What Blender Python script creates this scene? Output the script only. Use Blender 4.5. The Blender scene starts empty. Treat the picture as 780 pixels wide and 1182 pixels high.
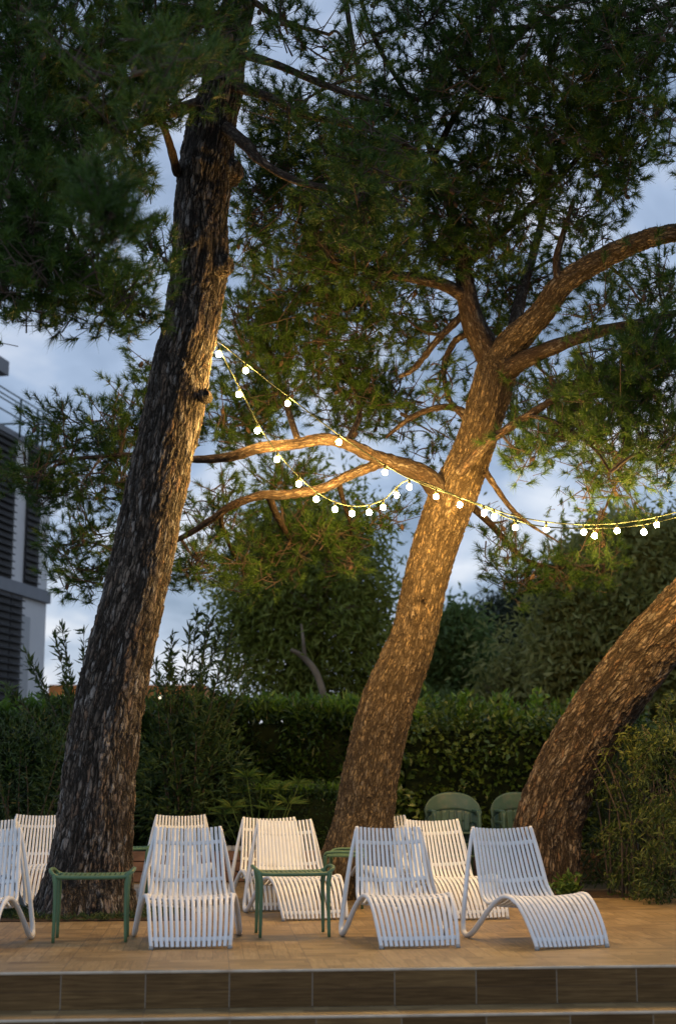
import bpy, bmesh, math, random
import numpy as np
R = math.radians
rng = np.random.default_rng(7)
random.seed(7)
SC = bpy.context.scene
COL = SC.collection

# ------------------------------------------------------------------ camera
HC, FPX = 1.35, 1642.0                      # eye height above the terrace, focal length in photo pixels
PITCH = math.atan(309 / FPX)
cam_d = bpy.data.cameras.new('camera')
cam_d.sensor_fit = 'VERTICAL'; cam_d.sensor_height = 36; cam_d.sensor_width = 24
cam_d.lens = 36 * FPX / 1182
cam_d.clip_end = 3000
cam_d.dof.use_dof = True; cam_d.dof.focus_distance = 14.6; cam_d.dof.aperture_fstop = 1.2
cam = bpy.data.objects.new('camera', cam_d); COL.objects.link(cam)
cam.location = (0, 0, HC); cam.rotation_euler = (R(90) + PITCH, 0, 0)
SC.camera = cam

# ------------------------------------------------------------------ sky, sun, exposure
SUN_EL, SUN_AZ = R(17), R(194)              # soft dusk light from the open sky behind the camera
w = bpy.data.worlds.new('World'); SC.world = w; w.use_nodes = True
nt = w.node_tree; nt.nodes.clear()
def N(t, ty, **kw):
    n = t.nodes.new(ty)
    for k, v in kw.items(): setattr(n, k, v)
    return n
out = N(nt, 'ShaderNodeOutputWorld'); bg = N(nt, 'ShaderNodeBackground')
sky = N(nt, 'ShaderNodeTexSky', sky_type='NISHITA', sun_disc=False, sun_elevation=SUN_EL, sun_rotation=SUN_AZ)
sky.air_density = 1.2; sky.ozone_density = 2.0
tc = N(nt, 'ShaderNodeTexCoord'); sep = N(nt, 'ShaderNodeSeparateXYZ')
nt.links.new(tc.outputs['Generated'], sep.inputs[0])
def wm(op, a, b=None, c=None):
    n = N(nt, 'ShaderNodeMath', operation=op)
    for i, v in enumerate((a, b, c)):
        if v is None: continue
        if isinstance(v, (int, float)): n.inputs[i].default_value = v
        else: nt.links.new(v, n.inputs[i])
    return n.outputs[0]
den = wm('ADD', wm('MAXIMUM', sep.outputs[2], 0.0), 0.22)
cmb = N(nt, 'ShaderNodeCombineXYZ')
nt.links.new(wm('DIVIDE', sep.outputs[0], den), cmb.inputs[0]); nt.links.new(wm('DIVIDE', sep.outputs[1], den), cmb.inputs[1])
cl = N(nt, 'ShaderNodeTexNoise'); cl.inputs['Scale'].default_value = 3.2; cl.inputs['Detail'].default_value = 6; cl.inputs['Roughness'].default_value = .52
cl.inputs['Distortion'].default_value = .4
mpw = N(nt, 'ShaderNodeMapping'); mpw.inputs['Location'].default_value = (3.1, 1.7, 0); mpw.inputs['Scale'].default_value = (1.0, .75, 1)
nt.links.new(cmb.outputs[0], mpw.inputs[0]); nt.links.new(mpw.outputs[0], cl.inputs['Vector'])
ramp = N(nt, 'ShaderNodeValToRGB')
cr = ramp.color_ramp
cr.elements[0].position = .36; cr.elements[0].color = (1.6, 2.15, 3.2, 1)
cr.elements[1].position = .66; cr.elements[1].color = (5.4, 5.7, 6.4, 1)
e = cr.elements.new(.5); e.color = (2.75, 3.45, 4.75, 1)
nt.links.new(cl.outputs['Fac'], ramp.inputs[0])
mix = N(nt, 'ShaderNodeMixRGB'); mix.inputs[0].default_value = .88
nt.links.new(sky.outputs[0], mix.inputs[1]); nt.links.new(ramp.outputs[0], mix.inputs[2])
# the cloud deck is brighter and warmer low over the horizon
hz = N(nt, 'ShaderNodeMixRGB'); hz.inputs[2].default_value = (6.6, 6.3, 6.3, 1)
hf = wm('MULTIPLY', wm('POWER', wm('SUBTRACT', 1.0, wm('MINIMUM', wm('MULTIPLY', wm('MAXIMUM', sep.outputs[2], 0.0), 5.5), 1.0)), 1.6), wm('MULTIPLY', wm('GREATER_THAN', cl.outputs['Fac'], 0.0), .45))
hf2 = wm('MULTIPLY', hf, wm('MULTIPLY_ADD', cl.outputs['Fac'], 2.4, -.45))
nt.links.new(hf2, hz.inputs[0]); nt.links.new(mix.outputs[0], hz.inputs[1])
nt.links.new(hz.outputs[0], bg.inputs[0]); bg.inputs[1].default_value = .15
nt.links.new(bg.outputs[0], out.inputs[0])

sun_d = bpy.data.lights.new('sun', 'SUN'); sun_d.energy = .38; sun_d.angle = R(40); sun_d.color = (.50, .73, 1.0)
sun = bpy.data.objects.new('sun', sun_d); COL.objects.link(sun)
sun.rotation_euler = (R(90) - SUN_EL, 0, R(-14))

SC.view_settings.view_transform = 'Standard'; SC.view_settings.look = 'None'
SC.view_settings.exposure = 0; SC.view_settings.gamma = 1
SC.render.engine = 'CYCLES'
SC.cycles.use_denoising = True
SC.cycles.max_bounces = 6; SC.cycles.diffuse_bounces = 3; SC.cycles.transparent_max_bounces = 4

# ------------------------------------------------------------------ placing helpers (photo pixel -> place at a given depth / on the floor)
def ray(px, py):
    x = (px - 390) / FPX; y = (591 - py) / FPX
    return np.array([x, math.cos(PITCH) - y * math.sin(PITCH), math.sin(PITCH) + y * math.cos(PITCH)])
def at(px, py, Y):
    a = ray(px, py); t = Y / a[1]
    return np.array([a[0] * t, Y, HC + a[2] * t])
def mpp(py, Y):                              # metres per photo pixel at depth Y
    return Y / ray(390, py)[1] / FPX

# ------------------------------------------------------------------ mesh helpers
class MB:
    def __init__(s): s.V = []; s.F = []; s.n = 0; s.M = []; s.A = []
    def add(s, V, F, m=0, A=None):
        V = np.asarray(V, float).reshape(-1, 3); F = np.asarray(F, int)
        s.V.append(V); s.F.append(F + s.n); s.M.append(np.full(len(F), m)); s.n += len(V)
        s.A.append(np.zeros((len(V), 3)) if A is None else np.asarray(A, float))
    def box(s, c, size, rz=0, m=0, rx=0, ry=0):
        c = np.asarray(c, float); h = np.asarray(size, float) / 2
        P = np.array([[x, y, z] for z in (-1, 1) for y in (-1, 1) for x in (-1, 1)]) * h
        if rx: P = P @ np.array([[1, 0, 0], [0, math.cos(rx), math.sin(rx)], [0, -math.sin(rx), math.cos(rx)]])
        if ry: P = P @ np.array([[math.cos(ry), 0, -math.sin(ry)], [0, 1, 0], [math.sin(ry), 0, math.cos(ry)]])
        if rz: P = P @ np.array([[math.cos(rz), math.sin(rz), 0], [-math.sin(rz), math.cos(rz), 0], [0, 0, 1]])
        s.add(P + c, [[0, 2, 3, 1], [4, 5, 7, 6], [0, 1, 5, 4], [2, 6, 7, 3], [0, 4, 6, 2], [1, 3, 7, 5]], m)
    def tube(s, pts, rad, seg=8, m=0, cap=True, smooth=None, attr=False, sub=None):
        pts = np.asarray(pts, float); rad = np.broadcast_to(np.asarray(rad, float), (len(pts),)).copy()
        if sub: pts, rad = spline(pts, rad, sub)
        V, F, A, ringc = sweep(pts, rad, seg)
        if cap:
            n = len(V); V = np.vstack([V, pts[:1], pts[-1:]]); A = np.vstack([A, A[:1], A[-1:]])
            k = (len(pts) - 1) * seg
            i = np.arange(seg); j = (i + 1) % seg
            Fc = np.vstack([np.stack([np.full(seg, n), j, i, i], 1), np.stack([np.full(seg, n + 1), k + i, k + j, k + j], 1)])
            s.add(V, F, m, A)
            s.F.append(Fc[:, :3] + s.n - len(V)); s.M.append(np.full(len(Fc), m))
        else: s.add(V, F, m, A)
    def build(s, name, mats, parent=None, smooth=True, loc=None, attr=None, bevel=0):
        me = bpy.data.meshes.new(name)
        V = np.vstack(s.V).astype(np.float32)
        Fs = [f for f in s.F]
        tot = np.concatenate([np.full(len(f), f.shape[1]) for f in Fs]).astype(np.int32)
        idx = np.concatenate([f.ravel() for f in Fs]).astype(np.int32)
        st = np.concatenate([[0], np.cumsum(tot)[:-1]]).astype(np.int32)
        me.vertices.add(len(V)); me.vertices.foreach_set('co', V.ravel())
        me.loops.add(len(idx)); me.loops.foreach_set('vertex_index', idx)
        me.polygons.add(len(tot)); me.polygons.foreach_set('loop_start', st); me.polygons.foreach_set('loop_total', tot)
        me.polygons.foreach_set('material_index', np.concatenate(s.M).astype(np.int32))
        me.polygons.foreach_set('use_smooth', np.full(len(tot), smooth))
        if attr:
            a = me.attributes.new(attr, 'FLOAT_VECTOR', 'POINT')
            a.data.foreach_set('vector', np.vstack(s.A).astype(np.float32).ravel())
        me.update(calc_edges=True); me.validate()
        for mt in (mats if isinstance(mats, (list, tuple)) else [mats]): me.materials.append(mt)
        o = bpy.data.objects.new(name, me); COL.objects.link(o)
        if parent is not None: o.parent = parent
        if loc is not None: o.location = loc
        if bevel:
            b = o.modifiers.new('bevel', 'BEVEL'); b.width = bevel; b.segments = 2; b.limit_method = 'ANGLE'
        return o

def spline(P, r, n):
    """Catmull-Rom through P with n samples per span."""
    P = np.asarray(P, float); r = np.asarray(r, float)
    Q = np.vstack([2 * P[0] - P[1], P, 2 * P[-1] - P[-2]]); q = np.concatenate([[r[0]], r, [r[-1]]])
    o = []; orr = []
    for i in range(len(P) - 1):
        t = np.linspace(0, 1, n, endpoint=False)[:, None]
        a, b, c, d = Q[i], Q[i + 1], Q[i + 2], Q[i + 3]
        o.append(.5 * ((2 * b) + (-a + c) * t + (2 * a - 5 * b + 4 * c - d) * t ** 2 + (-a + 3 * b - 3 * c + d) * t ** 3))
        tt = t[:, 0]; orr.append(.5 * ((2 * q[i + 1]) + (-q[i] + q[i + 2]) * tt + (2 * q[i] - 5 * q[i + 1] + 4 * q[i + 2] - q[i + 3]) * tt ** 2 + (-q[i] + 3 * q[i + 1] - 3 * q[i + 2] + q[i + 3]) * tt ** 3))
    return np.vstack(o + [P[-1:]]), np.concatenate(orr + [r[-1:]])

def sweep(pts, rad, seg):
    T = np.gradient(pts, axis=0); T /= np.linalg.norm(T, axis=1)[:, None] + 1e-9
    ref = np.array([0, 1.0, 0]) if abs(T[0][1]) < .9 else np.array([1.0, 0, 0])
    U = np.zeros_like(pts); u = ref
    for i in range(len(pts)):
        u = u - T[i] * (u @ T[i]); u = u / (np.linalg.norm(u) + 1e-9); U[i] = u
    W = np.cross(T, U)
    a = np.linspace(0, 2 * np.pi, seg, endpoint=False); ca, sa = np.cos(a), np.sin(a)
    V = pts[:, None, :] + rad[:, None, None] * (ca[None, :, None] * U[:, None, :] + sa[None, :, None] * W[:, None, :])
    L = np.concatenate([[0], np.cumsum(np.linalg.norm(np.diff(pts, axis=0), axis=1))])
    A = np.stack([rad[:, None] * ca, rad[:, None] * sa, np.repeat(L[:, None], seg, 1)], -1)
    n = len(pts); i = np.arange(n - 1)[:, None] * seg; j = np.arange(seg)[None, :]; k = (j + 1) % seg
    F = np.stack([i + j, i + k, i + seg + k, i + seg + j], -1).reshape(-1, 4)
    return V.reshape(-1, 3), F, A.reshape(-1, 3), W

def unit(v): return v / (np.linalg.norm(v, axis=-1, keepdims=True) + 1e-9)
def rdir(n): return unit(rng.normal(size=(n, 3)))

def needles(mb, P, D, length=.13, width=.007, k=36, spread=1.0, m=0):
    """A brush of k thin tapering needles at every point P, opening along D."""
    n = len(P)
    d = unit(D[:, None, :] + spread * rng.normal(size=(n, k, 3)) * .55)
    L = length * rng.uniform(.7, 1.15, (n, k, 1))
    base = P[:, None, :] + D[:, None, :] * (rng.uniform(-.5, .35, (n, k, 1)) * length)
    side = unit(np.cross(d, rng.normal(size=(n, k, 3)))) * (width / 2)
    tip = base + d * L; tip[..., 2] -= .12 * L[..., 0]
    V = np.stack([base - side, base + side, tip], 2).reshape(-1, 3)
    mb.add(V, np.arange(len(V)).reshape(-1, 3), m)

def leaves(mb, P, D, length=.08, width=.035, up=None, m=0, fold=.25, droop=.0):
    """One folded leaf (two faces) at every point P pointing along D."""
    n = len(P); L = length * rng.uniform(.65, 1.25, (n, 1)); Wd = width * rng.uniform(.7, 1.2, (n, 1))
    d = unit(D); nrm = rng.normal(size=(n, 3)) if up is None else up + .5 * rng.normal(size=(n, 3))
    s = unit(np.cross(d, nrm)); nn = np.cross(s, d)
    tip = P + d * L; tip[:, 2:] -= droop * L
    mid = P + d * L * .45; mid[:, 2:] -= droop * .2 * L
    V = np.stack([P, mid + s * Wd / 2 + nn * Wd * fold, tip, mid - s * Wd / 2 + nn * Wd * fold], 1).reshape(-1, 3)
    i = np.arange(n)[:, None] * 4
    mb.add(V, np.vstack([i + [0, 1, 2], i + [0, 2, 3]]), m)

# ------------------------------------------------------------------ materials
def mat(name):
    m = bpy.data.materials.new(name); m.use_nodes = True
    t = m.node_tree; return m, t, t.nodes['Principled BSDF'], t.nodes['Material Output']
def noise(t, vec, scale, detail=4, rough=.55, dist=0):
    n = N(t, 'ShaderNodeTexNoise'); n.inputs['Scale'].default_value = scale; n.inputs['Detail'].default_value = detail
    n.inputs['Roughness'].default_value = rough; n.inputs['Distortion'].default_value = dist
    if vec is not None: t.links.new(vec, n.inputs['Vector'])
    return n
def rampn(t, fac, stops):
    r = N(t, 'ShaderNodeValToRGB'); c = r.color_ramp
    c.elements[0].position, c.elements[0].color = stops[0][0], (*stops[0][1], 1)
    c.elements[1].position, c.elements[1].color = stops[-1][0], (*stops[-1][1], 1)
    for p, col in stops[1:-1]:
        e = c.elements.new(p); e.color = (*col, 1)
    t.links.new(fac, r.inputs[0]); return r
def mathn(t, op, a, b=None, c=None):
    n = N(t, 'ShaderNodeMath', operation=op)
    for i, v in enumerate((a, b, c)):
        if v is None: continue
        if isinstance(v, (int, float)): n.inputs[i].default_value = v
        else: t.links.new(v, n.inputs[i])
    return n.outputs[0]
def mixn(t, fac, a, b, blend='MIX'):
    n = N(t, 'ShaderNodeMixRGB', blend_type=blend)
    for i, v in enumerate((fac, a, b)):
        if isinstance(v, (int, float)): n.inputs[i].default_value = v
        elif isinstance(v, tuple): n.inputs[i].default_value = (*v, 1)
        else: t.links.new(v, n.inputs[i])
    return n.outputs[0]
def bump(t, h, b, strength=.4, dist=.01):
    n = N(t, 'ShaderNodeBump'); n.inputs['Strength'].default_value = strength; n.inputs['Distance'].default_value = dist
    t.links.new(h, n.inputs['Height']); t.links.new(n.outputs[0], b.inputs['Normal'])
def plain(name, col, rough=.6, var=.15, scale=6, bmp=.0, metal=0, spec=.4, dirt=None):
    m, t, b, o = mat(name); c = N(t, 'ShaderNodeTexCoord')
    n = noise(t, c.outputs['Object'], scale, 5)
    lo = tuple(x * (1 - var) for x in col); hi = tuple(min(1, x * (1 + var)) for x in col)
    r = rampn(t, n.outputs['Fac'], [(.3, lo), (.7, hi)]); cc = r.outputs[0]
    if dirt:
        n2 = noise(t, c.outputs['Object'], dirt[1], 6, .65)
        f = rampn(t, n2.outputs['Fac'], [(dirt[2], (0, 0, 0)), (dirt[2] + .18, (dirt[3],) * 3)])
        cc = mixn(t, f.outputs[0], cc, dirt[0])
    t.links.new(cc, b.inputs['Base Color'])
    b.inputs['Roughness'].default_value = rough; b.inputs['Metallic'].default_value = metal; b.inputs['Specular IOR Level'].default_value = spec
    if bmp:
        n3 = noise(t, c.outputs['Object'], scale * 12, 4); bump(t, n3.outputs['Fac'], b, bmp, .004)
    return m
def leafmat(name, a, b_, c_, scale=1.2, trans=.3, rough=.5, spec=.35):
    """Leaf green varying from clump to clump and from leaf to leaf, letting some light through."""
    m, t, b, o = mat(name); tcn = N(t, 'ShaderNodeTexCoord'); g = N(t, 'ShaderNodeNewGeometry')
    n = noise(t, tcn.outputs['Object'], scale, 3)
    f = mathn(t, 'MULTIPLY_ADD', g.outputs['Random Per Island'], .5, mathn(t, 'MULTIPLY_ADD', n.outputs['Fac'], 1.2, -.35))
    r = rampn(t, f, [(.15, a), (.5, b_), (.95, c_)])
    t.links.new(r.outputs[0], b.inputs['Base Color']); b.inputs['Roughness'].default_value = rough; b.inputs['Specular IOR Level'].default_value = spec
    tr = N(t, 'ShaderNodeBsdfTranslucent'); t.links.new(r.outputs[0], tr.inputs[0])
    ms = N(t, 'ShaderNodeMixShader'); ms.inputs[0].default_value = trans
    t.links.new(b.outputs[0], ms.inputs[1]); t.links.new(tr.outputs[0], ms.inputs[2]); t.links.new(ms.outputs[0], o.inputs[0])
    return m

def bark(name, sx, sz, plates, deep, disp, lichen=.5, real=True):
    m, t, b, o = mat(name); a = N(t, 'ShaderNodeAttribute', attribute_name='bark_coord')
    mp = N(t, 'ShaderNodeMapping'); mp.inputs['Scale'].default_value = (sx, sx, sz); t.links.new(a.outputs['Vector'], mp.inputs[0])
    wn = noise(t, mp.outputs[0], .9, 4, .65); wv = N(t, 'ShaderNodeVectorMath', operation='MULTIPLY_ADD')
    t.links.new(wn.outputs['Color'], wv.inputs[0]); wv.inputs[1].default_value = (2.0, 2.0, 2.4); t.links.new(mp.outputs[0], wv.inputs[2])
    v = N(t, 'ShaderNodeTexVoronoi', feature='DISTANCE_TO_EDGE'); t.links.new(wv.outputs[0], v.inputs['Vector']); v.inputs['Scale'].default_value = 1
    vc = N(t, 'ShaderNodeTexVoronoi', feature='F1'); t.links.new(wv.outputs[0], vc.inputs['Vector']); vc.inputs['Scale'].default_value = 1
    s2 = N(t, 'ShaderNodeSeparateColor'); t.links.new(vc.outputs['Color'], s2.inputs[0])
    edge = rampn(t, v.outputs['Distance'], [(.02, (0, 0, 0)), (.14, (.55, .55, .55)), (.34, (1, 1, 1))])
    mp2 = N(t, 'ShaderNodeMapping'); mp2.inputs['Scale'].default_value = (sx * .5, sx * .5, sz * .28); t.links.new(a.outputs['Vector'], mp2.inputs[0])
    rn = noise(t, mp2.outputs[0], 1.0, 5, .6, .5); ridge = mathn(t, 'ABSOLUTE', mathn(t, 'MULTIPLY_ADD', rn.outputs['Fac'], 2.0, -1.0))
    fur = rampn(t, ridge, [(.02, (0, 0, 0)), (.11, (.8, .8, .8)), (.22, (1, 1, 1))])
    fine = noise(t, a.outputs['Vector'], 70, 5, .65)
    big = noise(t, a.outputs['Vector'], 3.2, 3)
    col = rampn(t, s2.outputs[0], plates)
    lf = mathn(t, 'MULTIPLY', mathn(t, 'GREATER_THAN', s2.outputs[1], .80), lichen)
    c1 = mixn(t, lf, col.outputs[0], (.44, .44, .435))
    c2 = mixn(t, mathn(t, 'MULTIPLY', fine.outputs['Fac'], .75), c1, (.05, .035, .025))
    c2 = mixn(t, .55, c2, mixn(t, 1.0, c2, rampn(t, big.outputs['Fac'], [(.3, (.45, .45, .45)), (.7, (1.3, 1.25, 1.2))]).outputs[0], 'MULTIPLY'))
    c3 = mixn(t, mathn(t, 'MULTIPLY', mathn(t, 'MULTIPLY_ADD', edge.outputs[0], .9, .1), fur.outputs[0]), deep, c2)
    t.links.new(c3, b.inputs['Base Color']); b.inputs['Roughness'].default_value = .9; b.inputs['Specular IOR Level'].default_value = .15
    h = mathn(t, 'ADD', mathn(t, 'MULTIPLY', mathn(t, 'MULTIPLY_ADD', fur.outputs[0], .65, mathn(t, 'MULTIPLY', edge.outputs[0], .45)), mathn(t, 'MULTIPLY_ADD', s2.outputs[2], .7, .5)), mathn(t, 'MULTIPLY', fine.outputs['Fac'], .35))
    if real:
        d = N(t, 'ShaderNodeDisplacement'); d.inputs['Scale'].default_value = disp; d.inputs['Midlevel'].default_value = .6
        t.links.new(h, d.inputs['Height']); t.links.new(d.outputs[0], o.inputs['Displacement'])
        m.displacement_method = 'BOTH'
    else: bump(t, h, b, .9, disp)
    return m

PL = [(.0, (.12, .095, .066)), (.3, (.23, .18, .125)), (.6, (.34, .26, .18)), (.78, (.34, .20, .11)), (.88, (.32, .28, .23)), (1, (.43, .36, .28))]
M = {}
M['bark_low'] = bark('weathered plated pine bark', 24, 7.5, [(.0, (.11, .098, .085)), (.3, (.20, .178, .155)), (.6, (.30, .265, .23)), (.8, (.29, .195, .135)), (1, (.44, .41, .38))], (.022, .019, .016), .03, .8)
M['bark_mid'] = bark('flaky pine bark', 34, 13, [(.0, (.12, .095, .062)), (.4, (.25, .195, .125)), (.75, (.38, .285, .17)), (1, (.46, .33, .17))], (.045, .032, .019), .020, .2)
M['bark_right'] = bark('coarse plated pine bark', 23, 8.5, PL, (.028, .020, .014), .030, .25)
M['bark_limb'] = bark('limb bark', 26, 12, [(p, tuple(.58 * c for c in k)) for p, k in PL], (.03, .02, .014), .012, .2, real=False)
M['needle'] = leafmat('pine needles', (.018, .048, .008), (.048, .105, .014), (.095, .165, .024), .9, .38)
M['needle_near'] = leafmat('near pine needles', (.018, .040, .008), (.04, .08, .012), (.08, .12, .02), .9, .3)
M['twig'] = plain('twig bark', (.06, .043, .032), .9, .3, 20)
M['hedge_leaf'] = leafmat('clipped hedge leaves', (.010, .027, .006), (.028, .060, .010), (.08, .14, .022), 1.6, .3, .38, .5)
M['laurel_leaf'] = leafmat('glossy hedge leaves', (.03, .06, .010), (.07, .12, .02), (.17, .21, .035), 2.2, .35, .35, .5)
M['fresh_leaf'] = leafmat('fresh bright hedge shoots', (.05, .11, .012), (.10, .20, .022), (.19, .29, .04), 2, .4, .4, .45)
M['hedge_core'] = plain('hedge core with painted shade', (.012, .018, .008), 1, .4, 8, spec=.05)  # shade inside the hedge is put into this near-black colour
M['oleander'] = leafmat('slim shrub leaves', (.014, .032, .009), (.036, .068, .016), (.08, .125, .03), 1.5, .3)
M['bamboo'] = leafmat('narrow yellowish leaves', (.016, .034, .006), (.045, .072, .011), (.15, .165, .032), 1.8, .3)
M['papyrus'] = leafmat('papyrus green', (.05, .10, .018), (.10, .17, .028), (.20, .23, .05), 2, .4)
M['euca'] = leafmat('grey green willow leaves', (.085, .115, .018), (.18, .22, .035), (.26, .29, .07), .5, .5)
M['silver'] = leafmat('silvery tree leaves', (.11, .13, .03), (.23, .245, .075), (.33, .34, .13), .5, .5)
M['conifer'] = leafmat('dark conifer sprays', (.010, .02, .012), (.022, .036, .02), (.04, .055, .03), .6, .15)
M['roundtree'] = leafmat('mid green tree leaves', (.06, .11, .03), (.11, .17, .05), (.16, .22, .07), .5, .45)
M['grass'] = leafmat('grass blades', (.02, .04, .01), (.045, .075, .018), (.08, .11, .03), 2, .25)
M['soil'] = plain('bark mulch soil', (.05, .035, .024), .95, .5, 14, .6, spec=.1)
M['lawn'] = plain('garden ground', (.035, .045, .02), .95, .4, 3, .6, spec=.1)
M['paving'] = plain('pale concrete paving', (.30, .285, .26), .85, .18, 5, .35, dirt=((.12, .10, .08), 2.2, .5, .6))
M['forecourt'] = plain('forecourt paving', (.22, .20, .17), .85, .2, 3, .3)
M['white'] = plain('white moulded plastic', (.635, .655, .675), .42, .03, 3, .04, dirt=((.42, .39, .32), 5, .54, .4))
M['cap'] = plain('grey rubber foot cap', (.30, .30, .29), .7, .1)
M['green'] = plain('sage green plastic', (.075, .145, .072), .48, .12, 5, .05, dirt=((.16, .15, .10), 7, .6, .4))
M['oldgreen'] = plain('faded dark green plastic', (.05, .095, .062), .45, .25, 4, .05, dirt=((.15, .14, .10), 6, .55, .55))
M['wire'] = plain('green cable sheath', (.018, .028, .011), .7, .1)
M['socket'] = plain('dark green lamp socket', (.010, .014, .007), .7, .1, spec=.1)
M['wall_white'] = plain('white render', (.62, .63, .64), .8, .05, 1.5, .2, dirt=((.4, .4, .4), .8, .55, .3))
M['slab_grey'] = plain('dark grey metal fascia', (.16, .175, .20), .55, .08, 2)
M['louvre'] = plain('dark louvre metal', (.05, .052, .055), .5, .15, 3)
M['louvre_frame'] = plain('louvre backing', (.02, .02, .022), .6, .15, 3)
M['rail'] = plain('dark green rail paint', (.04, .075, .07), .5, .1)
M['wingrey'] = plain('grey window recess', (.25, .27, .29), .35, .08, 2)
M['terra'] = plain('terracotta wall paint', (.55, .20, .05), .8, .12, 1.5)
M['bedwall'] = plain('brown stone facing', (.17, .095, .06), .9, .4, 5, .6)
M['stone'] = plain('pale pebble', (.34, .36, .38), .8, .2, 8)
def emit(name, col, s):
    m, t, b, o = mat(name); t.nodes.remove(b); e = N(t, 'ShaderNodeEmission'); e.inputs[0].default_value = (*col, 1); e.inputs[1].default_value = s
    t.links.new(e.outputs[0], o.inputs[0]); return m
BULB_POWER = 1250
M['bulb'] = emit('lit frosted bulb', (1, .58, .16), BULB_POWER)
M['lampglow'] = emit('lit wall lamp glass', (1, .86, .62), 2.2)

def tile_mat(name, kind):
    """Wood-look porcelain: 0.6 m tiles, short planks inside each tile, thin grout lines."""
    m, t, b, o = mat(name); c = N(t, 'ShaderNodeTexCoord'); s = N(t, 'ShaderNodeSeparateXYZ'); t.links.new(c.outputs['Object'], s.inputs[0])
    u, v = s.outputs[0], (s.outputs[1] if kind == 'floor' else s.outputs[2])
    T = .6; TV = .6 if kind == 'floor' else 10
    cu = mathn(t, 'FLOOR', mathn(t, 'DIVIDE', u, T)); cv = mathn(t, 'FLOOR', mathn(t, 'DIVIDE', v, TV))
    cell = N(t, 'ShaderNodeCombineXYZ'); t.links.new(cu, cell.inputs[0]); t.links.new(cv, cell.inputs[1])
    wnz = N(t, 'ShaderNodeTexWhiteNoise', noise_dimensions='3D'); t.links.new(cell.outputs[0], wnz.inputs[0])
    flip = mathn(t, 'GREATER_THAN', wnz.outputs['Value'], .5) if kind == 'floor' else None
    def sel(a, bb):
        if flip is None: return a
        return mathn(t, 'ADD', mathn(t, 'MULTIPLY', a, mathn(t, 'SUBTRACT', 1.0, flip)), mathn(t, 'MULTIPLY', bb, flip))
    along, across = sel(u, v), sel(v, u)
    PW = .12 if kind == 'floor' else .14
    pk = mathn(t, 'FLOOR', mathn(t, 'DIVIDE', across, PW))
    seg = mathn(t, 'FLOOR', mathn(t, 'MULTIPLY_ADD', mathn(t, 'DIVIDE', along, .3 if kind == 'floor' else .6), 1.0, mathn(t, 'MULTIPLY', pk, .37 if kind == 'floor' else 0.0)))
    pid = N(t, 'ShaderNodeCombineXYZ'); t.links.new(pk, pid.inputs[0]); t.links.new(seg, pid.inputs[1]); t.links.new(wnz.outputs['Value'], pid.inputs[2])
    pw = N(t, 'ShaderNodeTexWhiteNoise', noise_dimensions='3D'); t.links.new(pid.outputs[0], pw.inputs[0])
    gv = N(t, 'ShaderNodeCombineXYZ'); t.links.new(mathn(t, 'MULTIPLY', along, 3.0), gv.inputs[0]); t.links.new(mathn(t, 'MULTIPLY', across, 46.0 if kind == 'floor' else 70.0), gv.inputs[1]); t.links.new(mathn(t, 'MULTIPLY', pw.outputs['Value'], 9.0), gv.inputs[2])
    g = noise(t, gv.outputs[0], 1.0, 5, .6, .6)
    blotch = noise(t, c.outputs['Object'], 1.3, 5, .6)
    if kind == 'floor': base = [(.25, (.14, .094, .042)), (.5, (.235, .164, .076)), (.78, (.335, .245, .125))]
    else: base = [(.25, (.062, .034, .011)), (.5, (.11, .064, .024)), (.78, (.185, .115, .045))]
    f = mathn(t, 'MULTIPLY_ADD', mathn(t, 'SUBTRACT', pw.outputs['Value'], .5), .30, g.outputs['Fac'])
    f = mathn(t, 'MULTIPLY_ADD', mathn(t, 'SUBTRACT', wnz.outputs['Value'], .5), .12, f)
    col = rampn(t, f, base).outputs[0]
    col = mixn(t, .35, col, mixn(t, 1.0, col, rampn(t, blotch.outputs['Fac'], [(.35, (.5, .48, .46)), (.65, (1.15, 1.15, 1.15))]).outputs[0], 'MULTIPLY'))
    def line(x, T_, wd):
        fr = mathn(t, 'FRACT', mathn(t, 'DIVIDE', x, T_)); dd = mathn(t, 'MULTIPLY', mathn(t, 'MINIMUM', fr, mathn(t, 'SUBTRACT', 1.0, fr)), T_)
        return mathn(t, 'LESS_THAN', dd, wd)
    pl = line(across, PW, .0035)
    col = mixn(t, mathn(t, 'MULTIPLY', pl, mathn(t, 'MULTIPLY', wnz.outputs['Value'], .7) if kind == 'floor' else .35), col, (.05, .032, .02))
    gl = mathn(t, 'MAXIMUM', line(u, T, .003), line(v, T, .003)) if kind == 'floor' else line(u, T, .0035)
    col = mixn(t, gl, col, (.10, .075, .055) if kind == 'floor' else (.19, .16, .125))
    t.links.new(col, b.inputs['Base Color']); b.inputs['Roughness'].default_value = .5 if kind == 'floor' else .55; b.inputs['Specular IOR Level'].default_value = .35 if kind == 'floor' else .15
    h = mathn(t, 'SUBTRACT', mathn(t, 'MULTIPLY', g.outputs['Fac'], .4), mathn(t, 'MAXIMUM', gl, pl)); bump(t, h, b, .35, .003)
    return m
M['tile_floor'] = tile_mat('wood look floor tiles', 'floor'); M['tile_riser'] = tile_mat('wood look riser tiles', 'riser')
M['nosing'] = plain('worn pale step nosing', (.42, .36, .28), .4, .2, 4, .2, dirt=((.25, .18, .12), 3, .5, .7))

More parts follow.
